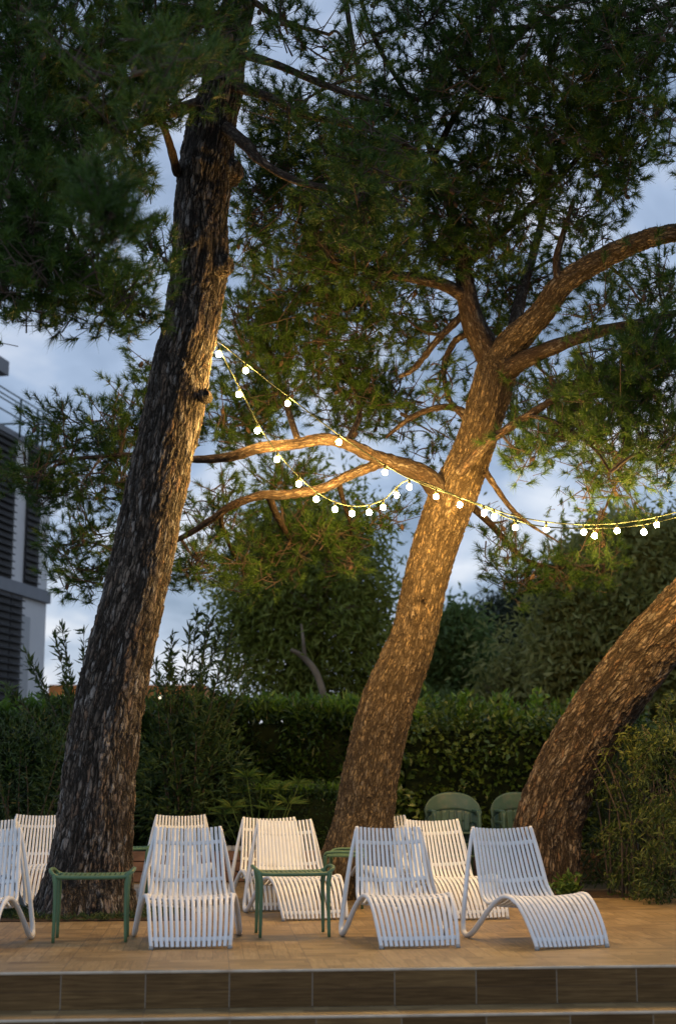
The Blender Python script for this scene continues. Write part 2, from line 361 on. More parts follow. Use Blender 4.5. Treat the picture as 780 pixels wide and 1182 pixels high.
# ------------------------------------------------------------------ object helpers
def tag(o, label=None, cat=None, group=None, kind=None):
    for k, v in (('label', label), ('category', cat), ('group', group), ('kind', kind)):
        if v: o[k] = v
    return o
def thing(name, label, cat, loc=(0, 0, 0), rz=0, group=None):
    o = bpy.data.objects.new(name, None); COL.objects.link(o); o.empty_display_size = .2
    o.location = loc; o.rotation_euler = (0, 0, rz)
    return tag(o, label, cat, group)
def copy_tree(o, parent=None, kids=None):
    if kids is None:
        kids = {}
        for x in COL.objects:
            if x.parent: kids.setdefault(x.parent.name, []).append(x)
    c = o.copy(); COL.objects.link(c)
    if parent is not None: c.parent = parent
    for ch in kids.get(o.name, []): copy_tree(ch, c, kids)
    return c
def structure(o): o['kind'] = 'structure'; return o

# ------------------------------------------------------------------ terrace, step, paving, ground
YAW = R(5)                                    # the terrace edge runs slightly away to the right
EU = np.array([math.cos(YAW), math.sin(YAW), 0]); EV = np.array([-math.sin(YAW), math.cos(YAW), 0]); EO = np.array([0, 10.78, 0])
TOFF = .175                                   # tile joints along the edge
def terr(u, v, z=0): return EO + EU * u + EV * v + np.array([0, 0, z])
def slab(name, u0, u1, v0, v1, z0, z1, m, bevel=0):
    mb = MB(); mb.box(((u0 + u1) / 2, (v0 + v1) / 2, (z0 + z1) / 2), (u1 - u0, v1 - v0, z1 - z0))
    o = mb.build(name, m, smooth=False, bevel=bevel); o.location = EO; o.rotation_euler = (0, 0, YAW); return structure(o)
SHIFT = .185
def slab_t(name, u0, u1, v0, v1, z0, z1, m):
    mb = MB(); mb.box(((u0 + u1) / 2 + SHIFT, (v0 + v1) / 2, (z0 + z1) / 2), (u1 - u0, v1 - v0, z1 - z0))
    o = mb.build(name, m, smooth=False); o.location = EO - EU * SHIFT; o.rotation_euler = (0, 0, YAW); return structure(o)
slab_t('terrace_floor', -9, 9, .03, 9.0, -.30, 0, M['tile_floor'])
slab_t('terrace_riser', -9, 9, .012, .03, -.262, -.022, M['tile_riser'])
slab_t('step_tread', -9, 9, -.35, .012, -.40, -.265, M['tile_floor'])
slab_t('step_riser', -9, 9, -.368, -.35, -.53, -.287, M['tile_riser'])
for z, v in ((-.011, .018), (-.276, -.362)):
    mb = MB(); mb.tube([(-9, 0, 0), (0, 0, 0), (9, 0, 0)], .0115, 12)
    o = mb.build('step_nosing' if z < -.1 else 'terrace_nosing', M['nosing']); o.location = terr(0, v - .006, z); o.rotation_euler = (0, 0, YAW); structure(o)
slab('forecourt', -9, 9, -14, -.35, -.62, -.53, M['forecourt'])
mb = MB(); mb.box((0, 0, 0), (900, 900, .2)); structure(mb.build('ground', M['lawn'], smooth=False, loc=(0, 330, -.72)))
slab('garden_bed', -9, 9.0, 9.16, 40, -.3, .36, M['soil'])
slab('paved_path', -9, -.62, 4.55, 8.6, -.01, .006, M['paving'])
slab('planting_soil', -3.2, -1.1, 3.7, 4.9, -.01, .011, M['soil'])
slab('planting_soil', 2.55, 4.0, 6.0, 7.0, -.01, .011, M['soil'])

# ------------------------------------------------------------------ pine trees
def limb_pts(lst):                            # [(px, py, Y, diameter px)] -> points and radii
    P = np.array([at(a, b, Y) for a, b, Y, d in lst]); r = np.array([d * mpp(b, Y) / 2 for a, b, Y, d in lst]); return P, r
def wiggle(P, amp):
    P = P.copy(); P[1:-1] += rng.normal(size=P[1:-1].shape) * amp; return P

def trunk_mesh(name, P, r, m, parent, seg, step, knots=(), flare=0):
    n = 14; Q, q = spline(P, r, n)
    L = np.concatenate([[0], np.cumsum(np.linalg.norm(np.diff(Q, axis=0), axis=1))]); k = int(L[-1] / step)
    s = np.linspace(0, L[-1], k); Q2 = np.stack([np.interp(s, L, Q[:, i]) for i in range(3)], 1); q2 = np.interp(s, L, q)
    ker = np.ones(9) / 9
    for i in range(3):
        pad = np.concatenate([np.full(4, Q2[0, i]), Q2[:, i], np.full(4, Q2[-1, i])])
        e0, e1 = Q2[0, i], Q2[-1, i]; Q2[:, i] = np.convolve(pad, ker, 'valid'); Q2[0, i], Q2[-1, i] = e0, e1
    V, F, A, _ = sweep(Q2, q2, seg)
    C = np.repeat(Q2, seg, 0); rad = V - C; rl = np.linalg.norm(rad, axis=1); rd = rad / rl[:, None]
    th = np.arctan2(A[:, 1], A[:, 0]); ss = A[:, 2]
    amp = rl * (.035 * np.sin(th * 3 + ss * .9) + .025 * np.sin(th * 5 - ss * 1.7 + 1) + .02 * np.sin(ss * 3.1 + th))
    if flare: amp += rl * flare * np.exp(-ss / .35) * (.5 + .5 * np.sin(th * 5 + .7))
    V = V + rd * amp[:, None]
    for (px, py, Y, R0, h) in knots:           # old branch scars: a swollen ring with a hollow
        c = at(px, py, Y); c = V[np.argmin(((V - c) ** 2).sum(1) + 50 * np.maximum(V[:, 1] - c[1], 0) ** 2)]
        d = np.linalg.norm(V - c, axis=1)
        V = V + rd * (h * (np.exp(-(d / R0) ** 2) - 1.5 * np.exp(-(d / (R0 * .38)) ** 2)))[:, None]
    mb = MB(); mb.add(V, F, 0, A)
    n0 = len(V); a = np.arange(seg)
    base = parent.location if parent is not None else (0, 0, 0)
    mb.V = [v - np.array(base) for v in mb.V]
    return mb.build(name, m, parent, attr='bark_coord')

def limb_mesh(P, r, parent, m=None, seg=14, sub=8, rough=.0):
    Q, q = spline(P, r, sub)
    if rough: q = q * (1 + rng.normal(size=len(q)) * rough)
    mb = MB(); V, F, A, _ = sweep(Q, q, seg); mb.add(V - np.array(parent.location), F, 0, A)
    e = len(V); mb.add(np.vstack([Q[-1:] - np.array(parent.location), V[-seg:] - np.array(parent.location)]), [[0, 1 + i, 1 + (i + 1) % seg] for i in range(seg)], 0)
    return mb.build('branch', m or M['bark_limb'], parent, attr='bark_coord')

class Crown:
    def __init__(s, limbs): s.mb = MB(); s.L = np.vstack(limbs); s.cones = []
    def twig(s, a, b, r0, r1, sag=.12, seg=5):
        d = np.linalg.norm(b - a); mid = (a + b) / 2 + rng.normal(size=3) * d * .10; mid[2] += sag * d
        s.mb.tube([a, mid, b], [r0, (r0 + r1) / 2, r1], seg, 1, cap=False, sub=4)
    def clump(s, px, py, Y, rx, ry, n, length=.12, k=60, width=.0066, flat=.8, link=True, droop=0, depth=None, mm=0):
        n = int(n * 1.5); c = at(px, py, Y); k_ = mpp(py, Y); Rm = np.array([rx * k_, depth or (rx + ry) / 2 * k_ * 1.2, ry * k_])
        per = 7; ns = max(3, int(n / per))
        p = rdir(ns) * rng.uniform(.0, 1, (ns, 1)) ** (1 / 2.2); E = c + p * Rm
        if link:
            i = np.argmin(((s.L - c) ** 2).sum(1)); s.twig(s.L[i], c, min(.035, .016 + .010 * np.linalg.norm(s.L[i] - c)), .010, .05)
        for j in range(ns):
            e = E[j]; near = c + (e - c) * .25 + rng.normal(size=3) * .1
            if j and rng.random() < .6:
                q = E[:j]; near = q[np.argmin(((q - e) ** 2).sum(1))]
            s.twig(near, e, .010, .005, .06, 4)
            d0 = (e - near) + np.array([0, 0, .15 - droop]); d0[2] = max(d0[2], -.25 * np.linalg.norm(d0) - droop); d0 = unit(d0)
            sc = min(1.0, Rm[0] / .5 + .35); ls = np.linspace(-.9, 1, per)[:, None]
            off = unit(np.cross(np.repeat(d0[None], per, 0), rng.normal(size=(per, 3)))) * (1 - .75 * np.maximum(ls, 0)) * .15
            pts = e + (d0 * ls * .30 + off + rng.normal(size=(per, 3)) * .03) * sc
            dd = unit(off * 2.2 + d0 * .55 + np.array([0, 0, .10 - droop]) + rng.normal(size=(per, 3)) * .15)
            s.mb.tube([e - d0 * .22 * sc, e, e + d0 * .26 * sc], [.007, .006, .003], 4, 1, cap=False)
            for q_, d_, off_ in zip(pts, dd, off * sc):
                s.mb.tube([q_ - off_ - d0 * .05, q_, q_ + d_ * length * .4], [.0045, .0035, .002], 3, 1, cap=False)
            needles(s.mb, pts, dd, length, width, k, 1.0, mm)
            if rng.random() < .16: s.cones.append(e + np.array([0, 0, -.03]))
    def build(s, parent):
        for cpos in s.cones:
            n = 7; zz = np.linspace(0, 1, n); rr = .024 * np.sin(np.pi * (zz * .85 + .1)) + .002
            ax = unit(np.array([rng.normal() * .5, rng.normal() * .5, -1.0]))
            s.mb.tube(cpos + ax * (zz * .085)[:, None], rr, 6, 2, cap=True)
        s.mb.V = [v - np.array(parent.location) for v in s.mb.V]
        return s.mb.build('crown', [M['needle'], M['twig'], M['cone']], parent, smooth=False)
M['cone'] = plain('pine cone', (.07, .045, .03), .9, .3, 30)

# ---- first pine: thick leaning trunk at the left
YL = 15.05
LT = [(98, 1066, YL, 108), (103, 1010, YL, 94), (110, 950, 15.0, 86), (115, 900, 14.95, 82), (122, 850, 14.9, 78.5), (129.5, 800, 14.85, 76.5), (140, 750, 14.8, 74.5), (152, 700, 14.75, 71), (167, 640, 14.7, 69.5),
      (178, 580, 14.6, 68), (190, 520, 14.5, 66.5), (201, 470, 14.45, 67), (209.5, 420, 14.4, 65), (219, 380, 14.3, 61), (223, 345, 14.3, 62), (229.5, 300, 14.2, 63), (231, 250, 14.1, 61), (238, 200, 14.0, 61), (244, 150, 13.9, 55), (257, 100, 13.8, 46), (265, 50, 13.7, 40), (276, 0, 13.6, 35), (290, -90, 13.4, 30), (300, -200, 13.2, 22)]
P, r = limb_pts(LT); P[0][2] = -.06
pl = thing('pine_tree', 'tall thick pine at the left, bark mostly grey, leaning right past the green table', 'tree', tuple(P[0] * [1, 1, 0]))
trunk_mesh('trunk', P, r, M['bark_low'], pl, 168, .016, knots=[(233, 262, 13.6, .10, .05), (218, 369, 13.8, .10, .05), (236, 455, 13.9, .12, .045), (272, 195, 13.7, .14, .06), (262, 305, 13.8, .13, .04)], flare=.26)
def knot(px, py, Y, R0, parent, out=(0, -1, .1)):
    c = at(px, py, Y) - np.array(parent.location); d = unit(np.array(out, float)); mb = MB()
    mb.tube([c - d * .10, c - d * .02, c + d * .025, c + d * .034, c + d * .022, c - d * .01], np.array([1.5, 1.2, .95, .72, .5, .2]) * R0, 16, sub=4)
    mb.A = [v * 1.0 for v in mb.V]
    mb.build('knot', M['bark_low'], parent, attr='bark_coord')
for a_ in [(233, 262, 13.90, .05), (218, 369, 14.05, .055), (236, 455, 14.22, .05)]: knot(*a_, pl)
knot(274, 196, 13.95, .10, pl, (.9, -.35, .2)); knot(262, 306, 14.1, .09, pl, (.9, -.4, -.1))
LL = []
def limb(lst, parent, store, wig=.0, **kw):
    P, r = limb_pts(lst)
    if wig: P = wiggle(P, wig)
    limb_mesh(P, r, parent, **kw); store.append(spline(P, r, 6)[0])
limb([(262, 148, 13.7, 15), (285, 168, 13.2, 14), (300, 185, 13.0, 11), (340, 208, 12.8, 9), (400, 222, 12.5, 7), (450, 230, 12.3, 4)], pl, LL, rough=.05)
limb([(270, 100, 13.7, 12), (310, 112, 13.2, 10), (350, 132, 13, 8), (420, 148, 12.8, 7), (480, 172, 12.6, 4)], pl, LL, rough=.05)
limb([(278, 62, 13.6, 11), (320, 75, 13.1, 9), (380, 100, 12.8, 8), (450, 122, 12.5, 4)], pl, LL, rough=.05)
limb([(228, 120, 13.8, 16), (180, 135, 12.8, 13), (140, 150, 12.0, 11), (90, 165, 11.2, 8), (20, 185, 10.5, 5)], pl, LL, rough=.04)
limb([(240, 80, 13.6, 14), (150, 70, 12.6, 9), (60, 60, 11.6, 6), (-60, 70, 10.6, 3)], pl, LL, rough=.04)
limb([(205, 200, 13.9, 11), (194, 160, 13.3, 9), (175, 110, 12.6, 7), (150, 50, 12, 4)], pl, LL, rough=.04)
limb([(90, 165, 11.2, 8), (62, 205, 10.6, 7), (46, 240, 10.3, 6), (28, 275, 10.2, 3)], pl, LL, rough=.05)
limb([(265, 40, 13.7, 14), (210, -20, 12.6, 12), (120, -70, 11.4, 9), (40, -120, 10.4, 5)], pl, LL)
limb([(288, -60, 13.4, 12), (380, -90, 12.8, 9), (480, -120, 12.4, 5)], pl, LL)
limb([(290, 0, 13.6, 8), (330, 25, 13.2, 6), (380, 40, 13, 4)], pl, LL)
limb([(90, 165, 11.2, 7), (108, 195, 9.6, 6), (122, 240, 8.0, 3)], pl, LL)
limb([(150, 70, 12.6, 8), (155, 80, 10.4, 7), (150, 90, 8.4, 3)], pl, LL)
cw = Crown(LL)
for a in [(40, 60, 10.8, 95, 75, 330), (150, 40, 11.8, 90, 60, 280), (230, 30, 12.4, 60, 45, 130), (20, 160, 10.4, 70, 55, 210), (110, 130, 11.6, 70, 40, 170), (185, 100, 12.0, 50, 45, 110),
          (30, 250, 10.2, 55, 45, 120), (100, 215, 10.8, 60, 40, 130), (25, 320, 10.2, 60, 38, 110), (100, 330, 10.6, 65, 36, 115), (150, 350, 11.4, 35, 30, 55), (60, 285, 10.4, 70, 40, 120), (165, 195, 12.2, 30, 30, 28), (165, 285, 11.4, 30, 28, 30),
          (330, 30, 13, 50, 30, 36), (400, 50, 12.8, 60, 40, 60), (430, 160, 12.6, 60, 40, 90), (420, 225, 12.4, 55, 32, 80), (340, 140, 13.0, 40, 30, 36),
          (60, -60, 10.6, 120, 60, 220), (220, -80, 12.4, 110, 60, 160), (420, -90, 12.6, 110, 60, 140)]: cw.clump(*a)
cw.clump(122, 245, 8.0, 42, 36, 34, length=.17, k=60, width=.007)
cw.clump(150, 90, 8.4, 80, 50, 30, length=.16, k=50, width=.007)
cw.clump(240, 60, 9.0, 60, 40, 12, length=.16, k=50, width=.007)
cw.build(pl)

# ---- second pine: golden lit trunk that forks, in the middle
YM = 17.2
MT = [(404, 1050, YM, 92), (408, 1010, YM, 80), (414, 975, YM, 70), (420, 940, YM, 63), (426, 900, 17.1, 60), (435, 860, 17, 58), (446, 816, 16.9, 59), (463, 772, 16.8, 54), (479.5, 728, 16.7, 48.5), (489.5, 684, 16.6, 47), (501, 640, 16.5, 48), (513, 600, 16.4, 50), (524, 570, 16.3, 50), (541, 530, 16.2, 44), (553, 495, 16.1, 42), (566, 452, 16, 44), (573, 425, 16, 42), (585, 402, 15.9, 34), (604, 382, 15.7, 29), (624, 361, 15.5, 26), (653, 324, 15.2, 24), (706, 293, 14.8, 22), (747, 275, 14.4, 20), (790, 266, 14.0, 17), (870, 250, 13.4, 11)]
P, r = limb_pts(MT); r = r * 1.06; P[0][2] = -.06; PM = P
pm = thing('pine_tree', 'pine with golden lit trunk in the middle, forking where the light strings pass', 'tree', tuple(P[0] * [1, 1, 0]))
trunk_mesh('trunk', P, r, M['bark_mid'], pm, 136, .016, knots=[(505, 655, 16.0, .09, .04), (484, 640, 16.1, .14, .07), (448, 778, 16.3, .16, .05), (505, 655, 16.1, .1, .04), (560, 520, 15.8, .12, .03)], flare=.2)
ML = [spline(P, r, 4)[0][60:]]
limb([(578, 440, 16, 34), (562, 405, 16, 32), (545, 370, 15.9, 27), (537, 330, 15.8, 22), (532, 290, 15.7, 17), (520, 240, 15.5, 13), (500, 180, 15.3, 9), (470, 110, 15.2, 5)], pm, ML)
limb([(540, 345, 15.9, 17), (515, 330, 15.6, 15), (485, 322, 15.3, 13), (440, 315, 15.0, 10), (380, 300, 14.8, 6)], pm, ML)
limb([(580, 435, 15.9, 24), (600, 418, 15.6, 20), (640, 400, 15.2, 17), (690, 383, 14.8, 14), (743, 372, 14.4, 11), (800, 355, 14, 8)], pm, ML, rough=.05)
limb([(590, 395, 15.9, 16), (597, 360, 16.2, 15), (605, 326, 16.6, 13), (616, 290, 17, 10), (630, 230, 17.2, 7), (640, 150, 17.4, 4)], pm, ML)
limb([(645, 330, 15.2, 10), (642, 300, 15.1, 9), (648, 275, 15, 7), (662, 230, 14.9, 5)], pm, ML)
limb([(522, 590, 16.3, 30), (495, 553, 16.1, 24), (468, 539, 15.9, 20), (430, 526, 15.6, 16.5), (400, 512, 15.3, 14.5), (372, 507, 15.1, 14), (338, 513, 15.0, 13), (300, 517, 15.0, 13), (262, 528, 15.3, 11), (215, 530, 15.9, 8), (150, 525, 16.4, 6), (80, 530, 16.8, 4)], pm, ML, rough=.05)
limb([(450, 530, 15.8, 13), (425, 540, 15.7, 12), (400, 550, 15.6, 11), (371, 564, 15.5, 11), (330, 571, 15.5, 11), (300, 572, 15.5, 10), (265, 585, 15.6, 9), (244, 600, 15.8, 8), (200, 625, 16.3, 6), (140, 640, 16.7, 4)], pm, ML, rough=.05)
limb([(530, 545, 15.9, 13), (567, 508, 15.5, 11), (596, 488, 15.3, 10), (618, 474, 15.1, 9), (649, 453, 14.9, 8), (688, 420, 14.6, 5)], pm, ML, rough=.06)
limb([(612, 480, 15.1, 5), (635, 485, 14.9, 4.5), (657, 496, 14.8, 4), (686, 519, 14.6, 3.5), (704, 545, 14.5, 2.5)], pm, ML)
limb([(545, 480, 16.1, 9), (520, 470, 16.2, 8), (495, 473, 16.3, 7), (470, 485, 16.4, 6), (445, 505, 16.5, 4)], pm, ML, rough=.08)
limb([(540, 385, 16, 8), (524, 395, 16.1, 8), (512, 425, 16.2, 7), (518, 460, 16.2, 6), (536, 485, 16.1, 5)], pm, ML, rough=.08)
limb([(532, 365, 15.9, 9), (505, 392, 15.9, 8), (478, 425, 16, 6.5), (460, 435, 16, 4)], pm, ML, rough=.08)
limb([(545, 300, 15.7, 9), (600, 250, 15.4, 8), (660, 190, 15, 6), (720, 120, 14.6, 4)], pm, ML)
limb([(500, 180, 15.3, 8), (540, 110, 15, 7), (600, 40, 14.6, 6), (690, -20, 14.2, 5)], pm, ML)
limb([(550, 35, 14.8, 6), (620, 30, 14.4, 6), (700, 20, 14.1, 4)], pm, ML)
limb([(395, -30, 14, 6), (405, 40, 14, 6), (416, 95, 14, 4)], pm, ML)
limb([(470, 110, 15.2, 6), (430, 40, 14.8, 5), (400, -60, 14.4, 4)], pm, ML)
limb([(560, 545, 16, 8), (588, 585, 16.2, 6), (612, 606, 16.4, 4), (645, 626, 16.6, 1.5)], pm, ML, rough=.08)
limb([(345, 512, 15, 8), (332, 472, 16.2, 7), (318, 425, 16.7, 5), (305, 385, 16.7, 3)], pm, ML)
limb([(400, 511, 15.3, 7), (415, 475, 16.3, 6), (400, 430, 16.7, 5), (375, 395, 16.7, 3)], pm, ML)
limb([(534, 575, 16.5, 10), (565, 604, 17.1, 8), (606, 646, 17.5, 6), (650, 655, 17.7, 4), (700, 652, 17.9, 2)], pm, ML)
limb([(715, 378, 14.6, 7), (728, 450, 15.2, 6), (716, 540, 16.0, 4), (690, 605, 16.6, 2)], pm, ML)
limb([(310, 571, 15.5, 9), (318, 592, 16.4, 8), (332, 618, 17.1, 6), (350, 650, 17.4, 3)], pm, ML)
limb([(390, 553, 15.6, 7), (395, 575, 16.5, 6), (405, 610, 17.3, 4), (400, 640, 17.4, 2)], pm, ML)
limb([(265, 585, 15.6, 7), (255, 600, 16.3, 6), (270, 640, 17.1, 4), (290, 662, 17.3, 2)], pm, ML)
cm = Crown(ML)
for a in [(470, 130, 15.2, 100, 80, 400), (560, 90, 14.8, 100, 80, 400), (650, 120, 14.6, 90, 85, 400), (740, 90, 14.0, 80, 80, 330), (620, 210, 15.2, 80, 55, 250), (500, 230, 15.4, 90, 60, 290), (720, 180, 14.4, 70, 50, 150),
          (400, 200, 14.8, 80, 70, 300), (330, 250, 14.8, 70, 70, 220), (420, 300, 15.0, 85, 50, 260), (345, 330, 16.2, 80, 55, 250), (300, 390, 16.6, 60, 50, 240), (380, 400, 16.6, 80, 45, 260), (460, 360, 16.4, 65, 42, 170), (500, 280, 15.6, 60, 35, 140),
          (570, 280, 15.6, 55, 35, 100), (660, 260, 15.0, 40, 25, 50), (700, 20, 14.0, 90, 50, 190), (560, 10, 14.6, 90, 40, 150), (460, 30, 14.8, 60, 40, 70), (330, 130, 14.6, 50, 60, 110), (310, 190, 14.8, 40, 50, 100),
          (740, 440, 14.2, 55, 55, 210), (690, 440, 14.6, 50, 45, 120), (760, 390, 14.0, 45, 40, 120), (765, 510, 14.2, 40, 45, 110), (700, 500, 14.6, 45, 40, 85), (640, 500, 15.0, 40, 35, 70), (600, 520, 15.6, 30, 35, 50), (680, 350, 14.9, 40, 20, 26), (760, 320, 14.2, 35, 22, 40),
          (650, 450, 15.8, 50, 40, 90), (610, 345, 16.9, 60, 40, 90), (680, 305, 16.4, 50, 28, 70), (570, 390, 17.2, 60, 50, 60), (500, 500, 17.2, 50, 40, 40), (590, 470, 16.8, 45, 40, 60), (700, 540, 15.6, 45, 40, 70), (560, 330, 16.8, 50, 40, 70), (740, 350, 15.2, 50, 26, 50),
          (440, 460, 17.0, 50, 30, 80), (420, 440, 16.9, 50, 30, 55), (490, 440, 16.2, 40, 30, 26), (300, 460, 16.8, 55, 36, 140), (260, 490, 16.8, 50, 38, 110), (330, 555, 17.0, 55, 28, 80), (400, 470, 16.8, 50, 32, 90),
          (330, 620, 17.2, 70, 40, 150), (290, 660, 17.3, 45, 30, 65), (390, 630, 17.4, 45, 32, 70), (250, 590, 16.8, 45, 35, 70), (440, 590, 17.2, 30, 26, 30),
          (600, 668, 17.6, 50, 22, 60), (570, 640, 17.4, 32, 26, 36), (650, 650, 17.6, 45, 24, 50), (690, 655, 17.8, 40, 26, 30),
          (150, 480, 16.6, 60, 40, 120), (90, 500, 16.9, 50, 35, 100), (60, 555, 17.0, 50, 30, 90), (140, 550, 16.7, 60, 40, 120), (215, 470, 16.2, 40, 35, 60), (100, 625, 16.9, 55, 28, 80), (110, 660, 16.8, 55, 24, 70), (180, 650, 16.6, 60, 30, 80), (235, 650, 16.4, 45, 25, 45), (180, 430, 16.4, 30, 26, 34), (30, 545, 17.2, 40, 25, 45),
          (620, -70, 14.2, 150, 50, 250), (480, -60, 14.8, 90, 50, 130), (800, 0, 13.6, 90, 80, 190), (840, 180, 13.6, 80, 80, 190), (850, 420, 13.6, 70, 80, 170)]: cm.clump(*a)
for a in [(690, 590, 16.6, 40, 40, 24), (710, 555, 16.2, 45, 30, 24), (585, 600, 17.0, 25, 25, 14), (680, 620, 16.8, 30, 20, 14)]: cm.clump(*a, length=.11, k=26, droop=.5)
cm.build(pm)

# ---- third pine: bent trunk at the right
YR = 17.9
RT = [(628, 1040, YR, 78), (629, 1000, YR, 73), (632, 950, YR, 71), (649, 900, 17.8, 69), (677, 850, 17.6, 68), (710, 800, 17.3, 66), (752, 748, 17.0, 64), (794, 704, 16.7, 62), (842, 648, 16.4, 60), (890, 540, 16, 54), (960, 400, 15.6, 46), (1010, 240, 15.2, 38)]
P, r = limb_pts(RT); r = r * 1.05; P[0][2] = -.06
pr = thing('pine_tree', 'pine whose trunk bends over to the right behind the last white lounger', 'tree', tuple(P[0] * [1, 1, 0]))
trunk_mesh('trunk', P, r, M['bark_right'], pr, 150, .015, flare=.22)
RL = [spline(P, r, 4)[0][34:]]
limb([(960, 400, 15.6, 20), (930, 300, 15, 15), (900, 200, 14.4, 9)], pr, RL)
limb([(1000, 280, 15.3, 20), (1080, 180, 15, 14), (1150, 60, 14.6, 8)], pr, RL)
cr_ = Crown(RL)
for a in [(920, 250, 14.8, 90, 80, 160), (1010, 150, 15, 110, 90, 200), (1120, 80, 14.8, 100, 80, 150)]: cr_.clump(*a)
cr_.build(pr)

# ------------------------------------------------------------------ string lights
def catenary(pts):                            # smooth path through the hanging points
    Q, _ = spline(np.array(pts), np.ones(len(pts)), 14); return Q
def make_string(label, wire, bulbs):
    P = catenary([at(*p) for p in wire]); root = thing('string_light', label, 'string light', tuple(P[0]), 0, 'light strings between the pines'); base = P[0]
    mb = MB(); mb.tube(P - base, .0075, 6); mb.build('cable', M['wire'], root)
    for px, py in bulbs:
        # the cable point above this bulb
        pr_ = np.array([[390 + FPX * p[0] / ((p[1] * math.cos(PITCH) + (p[2] - HC) * math.sin(PITCH))),
                         591 - FPX * ((p[2] - HC) * math.cos(PITCH) - p[1] * math.sin(PITCH)) / (p[1] * math.cos(PITCH) + (p[2] - HC) * math.sin(PITCH))] for p in P])
        i = np.argmin(np.abs(pr_[:, 0] - px) + .35 * np.abs(pr_[:, 1] - py + 7)); p = P[i].copy(); tilt = rng.normal(size=2) * .012
        d = np.array([tilt[0], tilt[1], -1.0]); q = p + d * .052
        n = 9; a = np.linspace(0, np.pi, n); zz = -np.cos(a); rr = np.maximum(.0295 * np.sin(a), .001)
        mb = MB(); mb.tube([q + d * (.031 * (z + 1)) - base for z in zz], rr, 10, cap=False)
        b = mb.build('bulb', M['bulb'], root)
        mb = MB(); mb.tube([p - base + np.array([0, 0, .004]), p + d * .03 - base, p + d * .056 - base], [.009, .0125, .012], 8); mb.build('socket', M['socket'], b)
    return root
make_string('light string running straight from grey trunk past golden trunk and off to the right', [(249, 391, 14.45), (290, 424, 14.5), (340, 463, 14.6), (400, 508, 14.9), (470, 551, 14.95), (545, 579, 15.0), (600, 597, 15.1), (660, 605, 15.2), (720, 603, 15.1), (780, 591, 15.1), (860, 566, 15.1), (960, 530, 15.1)],
            [(283, 428), (333, 474), (389, 516), (444, 550), (502, 580), (528, 576), (559, 593), (571, 603), (630, 614), (671, 619), (711, 617), (757, 610), (800, 596), (850, 580), (900, 560)])
make_string('light string sagging low between the two trunks, then lying along the straight one', [(248, 390, 14.5), (262, 420, 14.55), (284, 462, 14.6), (306, 503, 14.7), (340, 545, 14.8), (372, 572, 14.9), (406, 584, 15.0), (440, 578, 15.0), (466, 556, 14.98), (486, 556, 14.95), (540, 578, 15.0), (594, 600, 15.1), (640, 609, 15.1), (720, 608, 15.0), (780, 597, 15.0), (860, 574, 15.0), (960, 540, 15.0)],
            [(253, 402), (275, 452), (298, 495), (320, 530), (345, 556), (365, 576), (387, 588), (406, 593), (425, 591), (442, 583), (458, 570), (472, 553), (594, 607), (688, 615), (743, 610), (790, 603), (830, 590)])

# ------------------------------------------------------------------ white loungers
PROF = np.array([(0, .022), (.035, .085), (.095, .170), (.175, .258), (.275, .338), (.38, .386), (.48, .392), (.58, .368), (.69, .332), (.79, .307), (.875, .304), (.945, .325), (1.005, .368), (1.055, .43), (1.105, .525), (1.165, .665), (1.225, .805), (1.28, .93)])
HALF = np.interp(np.arange(len(PROF)), [0, 5, 10, 12, 17], [.318, .355, .338, .332, .285])
DISH = np.interp(np.arange(len(PROF)), [0, 5, 10, 13, 17], [.012, .02, .028, .038, .05])
def prof_dense(n=6):
    a, h = spline(np.c_[PROF, np.zeros(len(PROF))], HALF, n); _, d = spline(np.c_[PROF, np.zeros(len(PROF))], DISH, n)
    return a[:, :2], h, d
PD, HD, DD = prof_dense(); JOIN = 10 * 6 + 3
TG = np.gradient(PD, axis=0); TG /= np.linalg.norm(TG, axis=1)[:, None]; NM = np.stack([-TG[:, 1], TG[:, 0]], 1)   # upper side normal
def lounge_point(t, i, lift=0):
    return np.stack([HD[i] * t, PD[i, 0] + NM[i, 0] * (lift - DD[i] * (1 - t * t)), PD[i, 1] + NM[i, 1] * (lift - DD[i] * (1 - t * t))], -1)
def slats(i0, i1):
    mb = MB(); idx = np.arange(i0, i1 + 1); NS = 16
    for k in range(NS):
        t = -1 + 2 * k / (NS - 1); c = lounge_point(t, idx)
        if k in (0, NS - 1): mb.tube(c, .0165, 10); continue
        w_ = HD[idx] * 2 / (NS - 1) * .35; th = .011
        ang = np.linspace(0, 2 * np.pi, 10, endpoint=False); ca = np.sign(np.cos(ang)) * np.abs(np.cos(ang)) ** .55; sa = np.sign(np.sin(ang)) * np.abs(np.sin(ang)) ** .55
        nrm = np.stack([np.zeros(len(idx)), NM[idx, 0], NM[idx, 1]], 1)
        V = c[:, None, :] + ca[None, :, None] * w_[:, None, None] * np.array([1, 0, 0]) + sa[None, :, None] * th * nrm[:, None, :]
        n = len(idx); i = np.arange(n - 1)[:, None] * 10; j = np.arange(10)[None, :]; k2 = (j + 1) % 10
        mb.add(V.reshape(-1, 3), np.stack([i + j, i + k2, i + 10 + k2, i + 10 + j], -1).reshape(-1, 4))
        mb.add(V[0], [list(range(10))]); mb.add(V[-1], [list(range(10))])
    return mb
